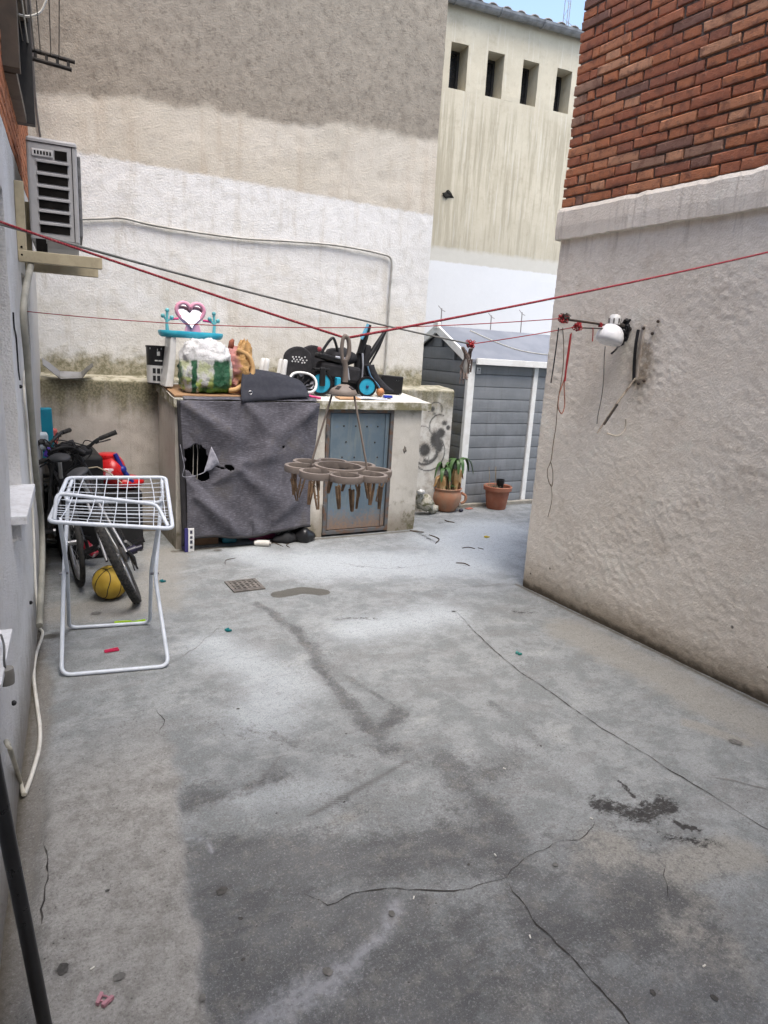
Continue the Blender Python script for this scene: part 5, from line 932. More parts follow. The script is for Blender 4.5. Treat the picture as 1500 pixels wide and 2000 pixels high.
# ================================================================== bicycles
RUB = pm('tyre_rubber', (.018, .018, .018), (.04, .038, .035), .85, scale=25, dirt=.3); FRM = pm('frame_black', (.015, .015, .016), (.03, .03, .032), .4, scale=12); SIL = pm('alloy', (.50, .50, .50), (.36, .36, .36), .35, .85)
def bicycle(label, contact, head, lean, R_=.335, wb=1.02, bar_turn=0.0, knob=True, frame_mat=None, stay_mat=None, group='bicycles leaning in the corner'):
    o = thing('bicycle', label, 'bicycle', contact, group); fm = frame_mat or FRM
    h = Vector((head[0], head[1], 0)).normalized(); T = Matrix.Translation(contact) @ Matrix.Rotation(math.atan2(h.y, h.x), 4, 'Z') @ Matrix.Rotation(-lean, 4, 'X')
    def fin(b, name, mat, par=o, **k): b.xform(T); return b.build(name, mat, par, **k)
    def wheel(cx, turn=0):
        S = Matrix.Translation((cx, 0, R_)) @ Matrix.Rotation(turn, 4, 'Z')
        b = MB(); tr_ = .027 if knob else .018; ring = [S @ Vector(((R_-tr_)*math.cos(a), 0, (R_-tr_)*math.sin(a))) for a in np.linspace(0, 2*PI, 48, endpoint=False)]
        b.tube(ring, tr_, 10, closed=True, flat=(S.to_3x3() @ Vector((0, 1, 0))))
        if knob:
            for k in range(64):
                a = 2*PI*k/64
                for dy in (-.016, 0, .016):
                    a2 = a+(PI/64 if dy == 0 else 0); rr = R_-.002-abs(dy)*.35; c = S @ Vector((rr*math.cos(a2), dy, rr*math.sin(a2))); b.box(c, (.011, .012, .007), (S.to_3x3() @ Matrix.Rotation(-a2+PI/2, 3, 'Y')))
        w_ = fin(b, 'wheel', RUB, smooth=40)
        b = MB(); b.tube([S @ Vector(((R_-.058)*math.cos(a), 0, (R_-.058)*math.sin(a))) for a in np.linspace(0, 2*PI, 40, endpoint=False)], .011, 8, closed=True, flat=(S.to_3x3() @ Vector((0, 1, 0)))); fin(b, 'rim', SIL, w_, smooth=180)
        b = MB()
        for k in range(28):
            a = 2*PI*k/28; sy = .028 if k % 2 else -.028; b.tube([S @ Vector((.02*math.cos(a+.6), sy, .02*math.sin(a+.6))), S @ Vector(((R_-.06)*math.cos(a), 0, (R_-.06)*math.sin(a)))], .0012, 4)
        sp_ = fin(b, 'spokes', SIL, w_, kind='stuff')
        b = MB(); b.tube([S @ Vector((0, -.05, 0)), S @ Vector((0, .05, 0))], .019, 12); fin(b, 'hub', SIL, w_, smooth=60)
    wheel(0); wheel(wb, bar_turn)
    bb = Vector((.42, 0, R_-.05)); seat_c = Vector((.26, 0, R_+.40)); head_t = Vector((wb-.21, 0, R_+.42)); head_b = Vector((wb-.17, 0, R_+.30)); axr = Vector((0, 0, R_)); axf = Vector((wb, 0, R_))
    b = MB(); b.tube([bb, seat_c], .017, 10); b.tube([bb, head_b], .024, 10); b.tube([seat_c-(seat_c-bb)*.08, head_t], .019, 10); b.tube([head_b-(head_t-head_b)*.3, head_t+(head_t-head_b)*.3], .022, 10); fin(b, 'frame', fm, smooth=60)
    for s_ in (-1, 1):
        b = MB(); b.tube([axr+Vector((0, s_*.065, 0)), seat_c+Vector((-.02, s_*.03, -.06))], .010, 8); fin(b, 'seat_stay', stay_mat or fm, smooth=60); b = MB(); b.tube([axr+Vector((0, s_*.065, 0)), bb+Vector((0, s_*.035, 0))], .010, 8); fin(b, 'chain_stay', fm, smooth=60)
        b = MB(); cr_ = head_b+Vector((.03, s_*.055, -.05)); b.tube([cr_, axf+Vector((0, s_*.058, 0))], .015, 8); fin(b, 'fork_leg', fm, smooth=60)
    b = MB(); b.tube([seat_c, seat_c+Vector((-.035, 0, .14))], .0135, 10); fin(b, 'seat_post', SIL, smooth=60)
    b = MB(); q = seat_c+Vector((-.05, 0, .155)); b.ball(q, (.135, .07, .028), 20, 10, lambda d: 1-.25*max(0, d.x)*(1 if True else 0)); b.v = [((x), (y*(1-.75*max(0, min(1, (x-q.x)/.135)))), z) for x, y, z in b.v]; fin(b, 'saddle', pm('saddle_grey', (.035, .037, .04), (.05, .05, .055), .6), smooth=180)
    st = head_t+(head_t-head_b)*.35; b = MB(); b.tube([st, st+Vector((.05, 0, .11))], .018, 8); fin(b, 'stem', fm, smooth=60)
    c = st+Vector((.05, 0, .11)); RT = Matrix.Rotation(bar_turn, 3, 'Z'); b = MB(); W2 = .32
    b.tube(smoothpath([c+RT @ Vector((-.05, -W2, .05)), c+RT @ Vector((-.03, -W2*.55, .045)), c+RT @ Vector((0, -.07, .0)), c, c+RT @ Vector((0, .07, .0)), c+RT @ Vector((-.03, W2*.55, .045)), c+RT @ Vector((-.05, W2, .05))], 5), .0125, 10); hbar = fin(b, 'handlebar', fm, smooth=60)
    for s_ in (-1, 1):
        b = MB(); g0 = c+RT @ Vector((-.05, s_*W2, .05)); g1 = c+RT @ Vector((-.036, s_*(W2-.125), .048)); b.tube([g0, g0.lerp(g1, .1), g1], [.019, .0175, .0165], 10); fin(b, 'grip', RUB, hbar, smooth=60)
        b = MB(); l0 = c+RT @ Vector((-.02, s_*(W2-.15), .035)); b.tube(smoothpath([l0, l0+RT @ Vector((.05, s_*.02, -.02)), l0+RT @ Vector((.045, s_*.10, -.03))], 4), .006, 6); b.box(l0, (.03, .03, .03)); fin(b, 'brake_lever', BLK, hbar, smooth=60)
    for k in range(5):
        b = MB(); s_ = (-1) ** k; p0 = c+RT @ Vector((-.02, s_*(W2-.17), .03)); b.tube(smoothpath([p0, c+Vector((.10+.02*k, s_*.08, -.02+.02*k)), c+Vector((.05, -s_*.02, -.14)), head_b+Vector((-.05*k, s_*.02, -.05))], 5), .004, 6); fin(b, 'brake_cable', BLK, smooth=180)
    b = MB(); b.lathe([(.0, -.004), (.085, -.004), (.09, 0), (.085, .004), (.0, .004)], 28, bb+Vector((0, -.055, 0)), Matrix.Rotation(PI/2, 3, 'X'), caps=False); cr2 = fin(b, 'chainring', BLK, smooth=40)
    for s_, an in ((-1, -.5), (1, -.5+PI)):
        e_ = bb+Vector((.17*math.cos(an), s_*.085, .17*math.sin(an))); b = MB(); b.tube([bb+Vector((0, s_*.07, 0)), e_], .010, 8); ca = fin(b, 'crank', SIL, smooth=60); b = MB(); b.box(e_+Vector((0, s_*.055, 0)), (.09, .09, .022)); fin(b, 'pedal', BLK, ca, bevel=.004)
    b = MB(); b.lathe([(.0, -.014), (.05, -.014), (.055, 0), (.03, .014), (0, .014)], 20, axr+Vector((0, -.045, 0)), Matrix.Rotation(PI/2, 3, 'X'), caps=False); fin(b, 'sprocket', pm('sprocket', (.12, .11, .10), rough=.5, metal=.7), smooth=40)
    b = MB(); b.tube([axr+Vector((0, -.075, 0)), axr+Vector((.02, -.085, -.06)), axr+Vector((.05, -.08, -.12))], [.012, .016, .010], 8); b.lathe([(.0, -.006), (.026, -.006), (.026, .006), (0, .006)], 12, axr+Vector((.03, -.08, -.065)), Matrix.Rotation(PI/2, 3, 'X'), caps=False); b.lathe([(.0, -.006), (.024, -.006), (.024, .006), (0, .006)], 12, axr+Vector((.055, -.08, -.13)), Matrix.Rotation(PI/2, 3, 'X'), caps=False); fin(b, 'derailleur', BLK, smooth=60)
    b = MB(); b.tube([axr+Vector((0, -.055, .05)), bb+Vector((0, -.055, .085))], .005, 5); b.tube([axr+Vector((.05, -.06, -.15)), bb+Vector((0, -.055, -.085))], .005, 5); fin(b, 'chain', BLK)
    return o
bicycle('black mountain bike leaning left with its knobby rear wheel towards the yellow ball', Vector((.76, 4.50, 0)), (.09, 1), math.radians(22), stay_mat=pm('stay_grey', (.30, .30, .31), (.10, .10, .10), .45, .5), bar_turn=.12)
bicycle('second dark bicycle leaning on the left wall behind the drying rack', Vector((.445, 4.93, 0)), (-.05, 1), math.radians(4), R_=.31, wb=.95, bar_turn=1.1, knob=False)
# ball
bc = atz(217, 1170); bc = Vector((bc.x, bc.y+.02, .111)); Rb = .111
b = MB(); b.ball(bc, Rb, 40, 26); bo = b.build('basketball', pm('ball_yellow', (.50, .34, .045), (.42, .27, .03), .6, scale=12, bump=.4, bscale=300, bd=.002, dirt=.15), None, origin=bc-Vector((0, 0, Rb)), smooth=180); tag(bo, 'worn yellow basketball with black seams on the floor by the bike wheel', 'ball')
Rq = Euler((.25, .1, .5)).to_matrix(); SEAM = pm('seam_black', (.025, .022, .02), rough=.7, bump=0)
def seam(f): b = MB(); b.tube([bc+Rq @ (Vector(f(a)).normalized()*(Rb-.0008)) for a in np.linspace(0, 2*PI, 60, endpoint=False)], .0032, 6, closed=True); b.build('seam', SEAM, bo, smooth=180)
seam(lambda a: (math.cos(a), 0, math.sin(a))); seam(lambda a: (0, math.cos(a), math.sin(a))); seam(lambda a: (.80*math.cos(a)*0+.62+.30*math.cos(2*a), math.cos(a)*1.0, math.sin(a)*.62)); seam(lambda a: (-(.62+.30*math.cos(2*a)), math.cos(a), math.sin(a)*.62))
# folded stroller between the bicycles
fs = thing('folded_stroller', 'folded black stroller frame tangled between the bicycles and the left wall', 'stroller', (.50, 5.32, 0))
for k, (p0, p1, p2, rr) in enumerate([((95, 1040), (100, 930), (112, 868), .012), ((150, 1040), (128, 950), (95, 878), .012), ((90, 960), (120, 930), (165, 905), .014), ((92, 905), (118, 925), (142, 960), .011), ((100, 880), (135, 872), (165, 885), .016), ((112, 900), (150, 890), (178, 930), .013), ((140, 880), (150, 930), (160, 1000), .012), ((92, 1000), (125, 985), (160, 1000), .010)]):
    Y_ = 5.22+.05*(k % 4); b = MB(); b.tube(smoothpath([aty(*p0, Y_), aty(*p1, Y_), aty(*p2, Y_)], 4), rr, 8); b.build('tube', pm('stroller_black', (.014, .014, .015), (.035, .034, .033), .45), fs, smooth=60)
for k, (px, py, R_) in enumerate(((135, 873, .05), (160, 882, .045), (112, 888, .04))): b = MB(); b.ball(aty(px, py, 5.28), (R_*1.4, R_*.7, R_*.8), 14, 10, lambda d: 1+.2*math.sin(6*d.x+k)+.15*math.sin(8*d.z)); b.build('folded_cloth', BLKF, fs, smooth=180)
for k in range(6): b = MB(); b.tube(smoothpath([aty(95+12*k, 885, 5.24), aty(85+(k*37) % 90, 858+(k*23) % 17, 5.2), aty(100+(k*53) % 80, 872+(k*31) % 22, 5.22), aty(100+(k*41) % 70, 905+(k*13) % 30, 5.24)], 4), .0045, 5); b.build('cable', BLK, fs, smooth=60)
# crates and toys in the corner
crate_like('storage_crate', 'big black storage crate in the corner behind the bicycles', 'crate', .38, .70, 5.50, 6.12, .003, .80, pm('crate_black', (.014, .014, .015), rough=.6), .02)
crate_like('plastic_bin', 'low black plastic bin under the red ride-on toy', 'bin', .71, 1.0, 5.6, 6.12, .003, .50, pm('crate_black', (.014, .014, .015), rough=.6), .02)
rt = Vector((.765, 5.80, .503)); rd = thing('ride_on_toy', 'red plastic ride-on toy with blue steering handle on the low black bin', 'toy', rt); REDP = pm('red_plastic', (.52, .012, .015), (.42, .01, .012), .3, bump=0)
b = MB(); b.ball(rt+Vector((0, -.05, .15)), (.13, .16, .13), 28, 18, lambda d: 1+.08*math.sin(3*d.x)); b.v = [(x, y, max(z, rt.z)) for x, y, z in b.v]; b.build('body', REDP, rd, smooth=180)
b = MB(); b.ball(rt+Vector((.13, -.08, .055)), (.14, .10, .06), 24, 12); b.v = [(x, y, max(z, rt.z)) for x, y, z in b.v]; b.build('mudguard', REDP, rd, smooth=180)
b = MB(); b.lathe([(.075, 0), (.085, .02), (.08, .045), (.07, .05)], 24, rt+Vector((-.0, -.06, .235))); b.build('neck', REDP, rd, smooth=40)
b = MB(); b.grid(lambda u, w: rt+Vector((-.07+.09*u, -.208-.006*math.sin(PI*u), .10+.09*w)), 4, 4); b.build('sticker', pm('toy_sticker', (.62, .50, .52), (.45, .05, .06), .35, scale=22, lo=.46, hi=.52, bump=0), rd, smooth=180, solid=.003)
BLUEH = pm('handle_blue', (.012, .025, .22), rough=.4, bump=0); c = rt+Vector((.09, -.16, .17)); b = MB(); b.tube([c+Vector((-.05, 0, .125)), c, c+Vector((.075, 0, -.105))], [.017, .022, .017], 10); b.ball(c, .034, 12, 8); b.build('steering_handle', BLUEH, rd, smooth=60)
b = MB(); b.tube([aty(168, 915, 5.5), aty(190, 912, 5.5), aty(215, 925, 5.5), aty(238, 944, 5.5)], [.006]*4, 6); tag(b.build('hoop', pm('hoop_tan', (.42, .36, .24)), None, origin=aty(190, 912, 5.5), smooth=60), 'thin curved tan hoop resting before the red toy', 'hoop')
def slantbox(name, label, cat, px0, px1, Y, th, wd, mat): a = aty(*px0, Y); c = aty(*px1, Y); b = MB(); d = (c-a); ax = d.normalized(); sd_ = ax.cross(Vector((0, 1, 0))).normalized(); b.hexa([a-sd_*wd, a+sd_*wd, a+sd_*wd+Vector((0, th, 0)), a-sd_*wd+Vector((0, th, 0)), c-sd_*wd, c+sd_*wd, c+sd_*wd+Vector((0, th, 0)), c-sd_*wd+Vector((0, th, 0))]); return tag(b.build(name, mat, None, origin=a, bevel=.012), label, cat)
slantbox('toy_slide', 'turquoise plastic toy slide standing in the corner by the left wall', 'toy', (94, 905), (86, 797), 6.02, .06, .055, pm('teal_toy', (.01, .23, .33), (.012, .19, .28), .4, bump=0))
slantbox('coral_block', 'small coral red block behind the bicycle handlebar', 'toy', (106, 868), (104, 838), 6.08, .05, .03, pm('coral', (.62, .14, .12)))
slantbox('white_tub', 'pale plastic tub between left wall and bicycle handlebar', 'tub', (80, 880), (78, 848), 5.7, .14, .055, pm('pale_tub', (.62, .70, .74), bump=0))
slantbox('purple_toy', 'purple plastic toy part under the bicycle handlebar', 'toy', (88, 893), (97, 875), 5.55, .04, .016, pm('purple', (.10, .05, .40)))
# bottle and can by the front of the bikes
a = atz(192, 1118)+Vector((0, .12, .10)); c = a+Vector((-.10, .10, .11)); b = MB(); b.tube([a, a.lerp(c, .12), a.lerp(c, .7), a.lerp(c, .85), c], [.03, .034, .034, .016, .014], 14); bt = b.build('drink_bottle', pm('label_red', (.33, .02, .04), (.45, .40, .40), .3, scale=14, lo=.52, hi=.56, bump=0), None, origin=a, smooth=50); tag(bt, 'empty red-labelled drink bottle stuck between the bicycles', 'bottle')
a = Vector((.66, 4.88, .19)); b = MB(); b.tube([a, a+Vector((.16, .02, .045))], .032, 14); b.tube([a+Vector((.16, .02, .045)), a+Vector((.20, .025, .056))], .02, 12); tag(b.build('tool_bottle', pm('bottle_navy', (.02, .018, .04), rough=.35), None, origin=a, smooth=50), 'dark blue cylindrical bottle low on the mountain bike', 'bottle')
# ================================================================== drying rack
WTB = pm('rack_white', (.60, .645, .71), (.52, .56, .62), .35, bump=0, dirt=.22)
FL, FR, BL, BR = (Vector((.221, 3.519, .013)), Vector((.727, 3.435, .013)), Vector((.309, 4.144, .013)), Vector((.750, 4.057, .013)))
TFL, TFR, TBL, TBR = Vector((.192, 3.45, .835)), Vector((.748, 3.40, .772)), Vector((.330, 4.05, .925)), Vector((.842, 4.00, .918))
rk = thing('drying_rack', 'white folding clothes drying rack with wire top and crossed tube legs', 'drying rack', (.5, 3.8, 0))
def rounded(pts, r=.045, k=5):
    out = []; n = len(pts)
    for i, p in enumerate(pts):
        if i in (0, n-1): out.append(p); continue
        a = p+(pts[i-1]-p).normalized()*r; c = p+(pts[i+1]-p).normalized()*r
        for j in range(k+1): t_ = j/k; out.append(a*(1-t_)**2+p*2*t_*(1-t_)+c*t_*t_)
    return out
pvl = Vector((.270, 3.80, .462)); pvr = Vector((.722, 3.745, .43))
A_l = aty(133, 968, 3.93); A_r = aty(315, 972, 3.92); B_l = BL.lerp(TFL+Vector((.05, .04, 0)), 1.0); B_r = BR.lerp(TFR+Vector((-.06, .05, .0)), 1.0)
b = MB(); b.tube(rounded([A_l, FL+(pvl-FL)*.95, FL+Vector((-.004, .01, .0)), FR, FR+(pvr-FR)*.95, A_r], .05), .0105, 10); b.build('front_leg_frame', WTB, rk, smooth=60)
b = MB(); b.tube(rounded([B_l, pvl+Vector((.018, .0, .02)), BL, BR, pvr+Vector((-.018, 0, .02)), B_r], .05), .0105, 10); b.build('rear_leg_frame', WTB, rk, smooth=60)
fr = [TFL, TFR, TBR, TBL]; P = []
for i in range(4):
    p = fr[i]; a = p+(fr[i-1]-p).normalized()*.04; c = p+(fr[(i+1) % 4]-p).normalized()*.04
    P += [a*(1-t_)**2+p*2*t_*(1-t_)+c*t_*t_ for t_ in (0, .25, .5, .75, 1)]
b = MB(); b.tube(P, .0105, 10, closed=True); tf = b.build('top_frame', WTB, rk, smooth=60)
b = MB(); b.tube(rounded([aty(106, 1015, 3.46), aty(111, 963, 3.52), aty(306, 985, 3.52), aty(328, 1028, 3.42)], .035), .0095, 8); b.build('cross_bar', WTB, rk, smooth=60)
b = MB(); b.tube(rounded([aty(141, 938, 4.0), aty(126, 979, 3.9), aty(318, 981, 3.88), aty(316, 938, 3.96)], .035), .0095, 8); b.build('cross_bar', WTB, rk, smooth=60)
def tpt(u, w): return TFL.lerp(TFR, u).lerp(TBL.lerp(TBR, u), w)
r = random.Random(2)
for k in range(9):
    u = .06+.88*k/8+r.uniform(-.012, .012); b = MB(); bend = r.uniform(-.03, .03); b.tube([tpt(u+bend*math.sin(PI*t_)*(1.6*t_), t_)+Vector((0, 0, -.028*math.sin(PI*t_))) for t_ in np.linspace(0, 1, 10)], .0026, 5); b.build('wire', WTB, tf, smooth=60)
for k in range(11):
    w_ = [.16, .24, .30, .36, .42, .48, .60, .68, .76, .84, .92][k]; dip = r.uniform(-.012, .004); b = MB(); b.tube([tpt(t_, w_+.03*(t_-.5)*r.random())+Vector((0, 0, -.026*math.sin(PI*w_)-.004+dip*math.sin(PI*t_))) for t_ in np.linspace(.0, 1, 8)], .0022, 5); b.build('wire', WTB, tf, smooth=60)
for p in (pvl, pvr): b = MB(); b.tube([p+Vector((-.022, 0, 0)), p+Vector((.022, 0, 0))], .007, 8); b.build('pivot', pm('pivot_grey', (.2, .2, .22)), rk, smooth=60)
for p in (TFL+Vector((.03, .03, 0)), TFR+Vector((-.035, .03, 0))): MB().box(p, (.035, .03, .022)).build('joint', pm('joint_dark', (.05, .06, .09)), rk, bevel=.005)
# pegs lying on the floor
def peg_mesh(L=.075):
    b = MB()
    for s_ in (-1, 1): b.hexa([(-L/2, s_*.002, 0), (L*.5, s_*.007, 0), (L*.5, s_*.013, 0), (-L/2, s_*.008, 0), (-L/2, s_*.002, .010), (L*.5, s_*.007, .010), (L*.5, s_*.013, .010), (-L/2, s_*.008, .010)])
    b.tube([(L*.12+.008*math.cos(a), .008*math.sin(a)*1.4, .005) for a in np.linspace(0, 2*PI, 10, endpoint=False)], .0025, 5, closed=True); return b
for (px, py, L, ang, c, nm) in [(218, 1273, .075, .1, (.62, .03, .10), 'pink clothes peg lying on the floor between the rack feet'), (240, 1218, .095, -.25, (.38, .62, .02), 'lime green clothes peg on the rear foot bar of the rack'), (270, 1217, .09, .05, (.36, .60, .02), 'second lime green clothes peg at the right end of the rear foot bar'), (445, 1233, .03, .2, (.005, .16, .17), 'teal peg half lying alone on the open floor'), (317, 1137, .03, .4, (.005, .13, .15), 'dark teal peg half near the front right leg of the rack'), (950, 1050, .045, .1, (.62, .46, .02), 'yellow peg on the pale floor in front of the pots'), (658, 1040, .05, .2, (.01, .09, .10), 'dark teal clip at the foot of the blue door'), (1012, 1278, .02, .2, (.03, .25, .22), 'tiny teal plastic scrap on the right side of the floor'), (203, 1968, .03, .8, (.45, .22, .26), 'crumpled pink and white sweet wrapper near the black pole')]:
    p = atz(px, py); b = peg_mesh(L); b.xform(Matrix.Translation((p.x, p.y, fz(p.x, p.y)+.004)) @ Matrix.Rotation(ang, 4, 'Z') @ Matrix.Scale(1.6 if L < .05 else 1.15, 4, (0, 1, 0)))
    tag(b.build('clothes_peg' if 'peg' in nm or 'clip' in nm else 'litter_scrap', pm('peg_%d_%d' % (px, py), c, rough=.4, bump=0), None, origin=p), nm, 'peg' if 'peg' in nm or 'clip' in nm else 'scrap')
r = random.Random(12)
for k, (px, py) in enumerate([(967, 1672), (1155, 1600), (985, 1503), (181, 1902), (1375, 1888), (1035, 1832), (808, 1755)]):
    p = atz(px, py); b = MB(); b.box((p.x, p.y, fz(p.x, p.y)+.004), (.012, .004, .003), (0, 0, r.random()*3)); tag(b.build('pale_crumb', pm('crumb', (.7, .68, .62)), None, origin=p), ['tiny white crumb above the fork of the floor crack', 'pale crumb left of the black soot stain', 'pale crumb in the middle of the floor below the long crack', 'white crumb beside the dark round spot at the lower left', 'pale crumb at the lower right of the floor', 'pale crumb right of the long lower crack', 'white crumb on the horizontal crack at the chalk streak'][k], 'crumb', 'pale crumbs on the dark concrete')
# floor drain
c = atz(478, 1145); dn = thing('floor_drain', 'square cast-iron floor drain grate set in the concrete', 'drain', (c.x, c.y, 0)); IR = pm('drain_iron', (.13, .12, .11), (.22, .20, .18), .8, .3, scale=20, dirt=.4); hs = .115; z = .004
b = MB()
for P in (bx(c.x-hs, c.x+hs, c.y-hs, c.y-hs+.022, z, z+.009), bx(c.x-hs, c.x+hs, c.y+hs-.022, c.y+hs, z, z+.009), bx(c.x-hs, c.x-hs+.022, c.y-hs+.022, c.y+hs-.022, z, z+.009), bx(c.x+hs-.022, c.x+hs, c.y-hs+.022, c.y+hs-.022, z, z+.009)): b.hexa(P)
b.build('frame', IR, dn); MB().hexa(bx(c.x-hs+.02, c.x+hs-.02, c.y-hs+.02, c.y+hs-.02, z-.002, z+.001)).build('shaft', pm('drain_dark', (.015, .013, .012), rough=1), dn)
for k in range(5):
    q = -hs+.022+(2*hs-.044)*(k+.5)/5; MB().hexa(bx(c.x+q-.008, c.x+q+.008, c.y-hs+.022, c.y+hs-.022, z+.001, z+.007)).build('grate_bar', IR, dn); MB().hexa(bx(c.x-hs+.022, c.x+hs-.022, c.y+q-.007, c.y+q+.007, z+.002, z+.0078)).build('grate_bar', IR, dn)
# ================================================================== air conditioner and left wall fittings
ACG = pm('ac_grey', (.42, .42, .42), (.36, .36, .36), .45, scale=4, dirt=.12); ACD = pm('ac_dark', (.006, .0055, .005), (.012, .011, .01), .9, spec=.1); BEI = pm('bracket_beige', (.46, .40, .27), (.38, .33, .22), .5, dirt=.25)
AY0, AY1, AO0, AO1, AZ0, AZ1 = 4.50, 5.25, .062, .312, 2.185, 2.715
ac = thing('air_conditioner', 'grey air conditioner unit on beige brackets high on the left wall', 'air conditioner', lw(4.85, AZ0, .18))
b = MB(); lbox(b, AY0, AY1, AO0, AO1, AZ0, AZ1); b.build('casing', ACG, ac, bevel=.012)
def acf(u0, u1, v0, v1, d0, d1, mat, name, par=ac, bev=0): b = MB(); ww = AO1-AO0; hh = AZ1-AZ0; lbox(b, AY0-d1, AY0-d0, AO0+u0*ww, AO0+u1*ww, AZ0+v0*hh, AZ0+v1*hh); return b.build(name, mat, par, bevel=bev)
rows = 7; v_top = .90; v_bot = .06; hh = (v_top-v_bot)/rows
for k in range(rows):
    v1_ = v_top-k*hh; u0 = .55 if k == 0 else .20
    acf(u0, .80, v1_-hh*.80, v1_-hh*.05, -.002, .003, ACD, 'slot')
for k in range(rows-1):
    v1_ = v_top-(k+1)*hh; acf(.18, .83, v1_-.018, v1_+.008, .002, .010, ACG, 'louvre', bev=.002)
acf(.10, .52, v_top-hh*.72, v_top-hh*.12, 0, .008, pm('ac_light', (.58, .58, .57), bump=0), 'handle', bev=.006)
for k in range(6): acf(.15+.06*k, .185+.06*k, v_top-hh*.55, v_top-hh*.28, .0075, .0095, ACD, 'handle_slit')
acf(.89, .905, .02, .95, 0, .004, ACD, 'seam'); acf(.0, 1.0, .945, .952, 0, .003, ACD, 'seam')
b = MB(); lbox(b, AY0+.08, AY1-.05, AO1, AO1+.018, AZ0+.05, AZ1-.05); b.build('fan_guard', pm('ac_side', (.16, .16, .16), (.07, .07, .07), .6, scale=30), ac, bevel=.006)
for (Y_, nm) in ((4.40, 'near'), (5.05, 'far')):
    br_ = thing('wall_bracket', 'beige L-shaped steel bracket under the %s end of the air conditioner' % nm, 'bracket', lw(Y_, 2.05, 0))
    b = MB(); lbox(b, Y_-.02, Y_+.02, .0, .045, 2.06, 2.46); b.build('upright', BEI, br_, bevel=.003); b = MB(); lbox(b, Y_-.024, Y_+.024, .002, .42, 2.055, 2.115); b.build('arm', BEI, br_, bevel=.003)
    for z_ in (2.09, 2.13): b = MB(); b.ball(lw(Y_-.022, z_, .02), .006, 8, 6); b.build('bolt', ACD, br_)
for Y_ in (4.40, 4.60):
    b = MB(); lbox(b, Y_, Y_+.05, .09, .14, 2.116, 2.184); tag(b.build('rubber_foot', ACD, None, origin=lw(Y_, 2.116, .11)), 'black rubber block on the %s bracket under the air conditioner' % ('near' if Y_ < 4.5 else 'far side of the near'), 'foot')
PIPE = pm('pipe_greygreen', (.30, .29, .245), (.22, .215, .18), .6, dirt=.2)
b = MB(); b.tube(smoothpath([lw(4.42, 2.05, .06)]+[atl(x, y, .035) for x, y in [(46, 600), (53, 700), (62, 820), (70, 920), (80, 1010), (83, 1080), (80, 1160), (77, 1222)]], 5), .017, 8); tag(b.build('drain_hose', PIPE, None, origin=atl(77, 1222, .035), smooth=60), 'grey-green flexible hose running down the left wall from the air conditioner', 'hose')
WCB = pm('cable_white', (.66, .64, .58), (.55, .53, .47), .6)
b = MB(); b.tube(smoothpath([atl(52, 700, .012), atl(47, 760, .012), atl(55, 860, .012), atl(64, 1000, .012), atl(70, 1150, .012), atl(75, 1205, .02)], 5), .006, 6); tag(b.build('wall_cable', WCB, None, origin=atl(75, 1205, .02), smooth=60), 'thin white cable fixed down the left wall beside the hose', 'cable')
b = MB(); P = [atz(x, y, .008) for x, y in [(78, 1228), (83, 1238), (70, 1278), (66, 1320), (73, 1380), (78, 1420), (76, 1460), (62, 1510), (48, 1548)]]; b.tube(smoothpath([p+Vector((0, 0, fz(p.x, p.y)+.002)) for p in P], 5), .0085, 8); tag(b.build('floor_cable', WCB, None, origin=P[4], smooth=60), 'white cable snaking over the floor along the left wall', 'cable')
b = MB(); q = atz(46, 1552, .01); b.tube(smoothpath([atl(12, 1448, .01), atl(22, 1470, .03), atz(38, 1520, .05), q], 5), .008, 8); tag(b.build('floor_cable', pm('cable_beige', (.52, .49, .40)), None, origin=q, smooth=60), 'short beige cable rising from the floor into the left wall', 'cable')
b = MB(); q = atl(11, 1320, .05); jb = thing('cable_box', 'small grey plastic cable box hanging from the left wall by its wire', 'cable box', q); b.lathe([(0, -.022), (.021, -.022), (.022, .0), (.020, .022), (0, .024)], 16, q, caps=False); b.build('body', pm('box_grey', (.22, .21, .19)), jb, smooth=40)
b = MB(); b.tube(smoothpath([atl(2, 1240, .03), atl(8, 1262, .05), atl(8, 1290, .05), q+Vector((0, 0, .02))], 4), .003, 6); b.build('wire', pm('wire_dark', (.12, .12, .12)), jb, smooth=60)
b = MB(); lbox(b, 1.85, 2.22, 0, .05, .80, .82); sf = b.build('wall_shelf', STONE, None, origin=lw(2.1, .80, 0), bevel=.003); tag(sf, 'little white shelf on the left wall at the picture edge', 'shelf')
b = MB(); b.tube([lw(2.21, .80, .03), lw(2.21, .74, .005)], .004, 6); b.build('strut', pm('steel_rod', (.35, .35, .35), metal=.6), sf)
b = MB(); b.tube(smoothpath([atl(x, y, .006) for x, y in [(26, 610), (28, 640), (32, 660), (36, 720), (39, 742)]], 4), .004, 5); tag(b.build('loose_wire', BLK, None, origin=atl(28, 640, .006), smooth=60), 'short black wire hanging on the left wall below the bracket', 'wire')
for k, (px, py) in enumerate([(40, 755), (27, 1373), (60, 1177)]): q = atl(px, py, .004); b = MB(); b.ball(q, .010, 8, 6); tag(b.build('wall_plug', BLK, None, origin=q), ['small black wall plug below the loose wire on the left wall', 'black wall plug low on the left wall near the cable box', 'black wall plug on the left wall by the hose foot'][k], 'plug')
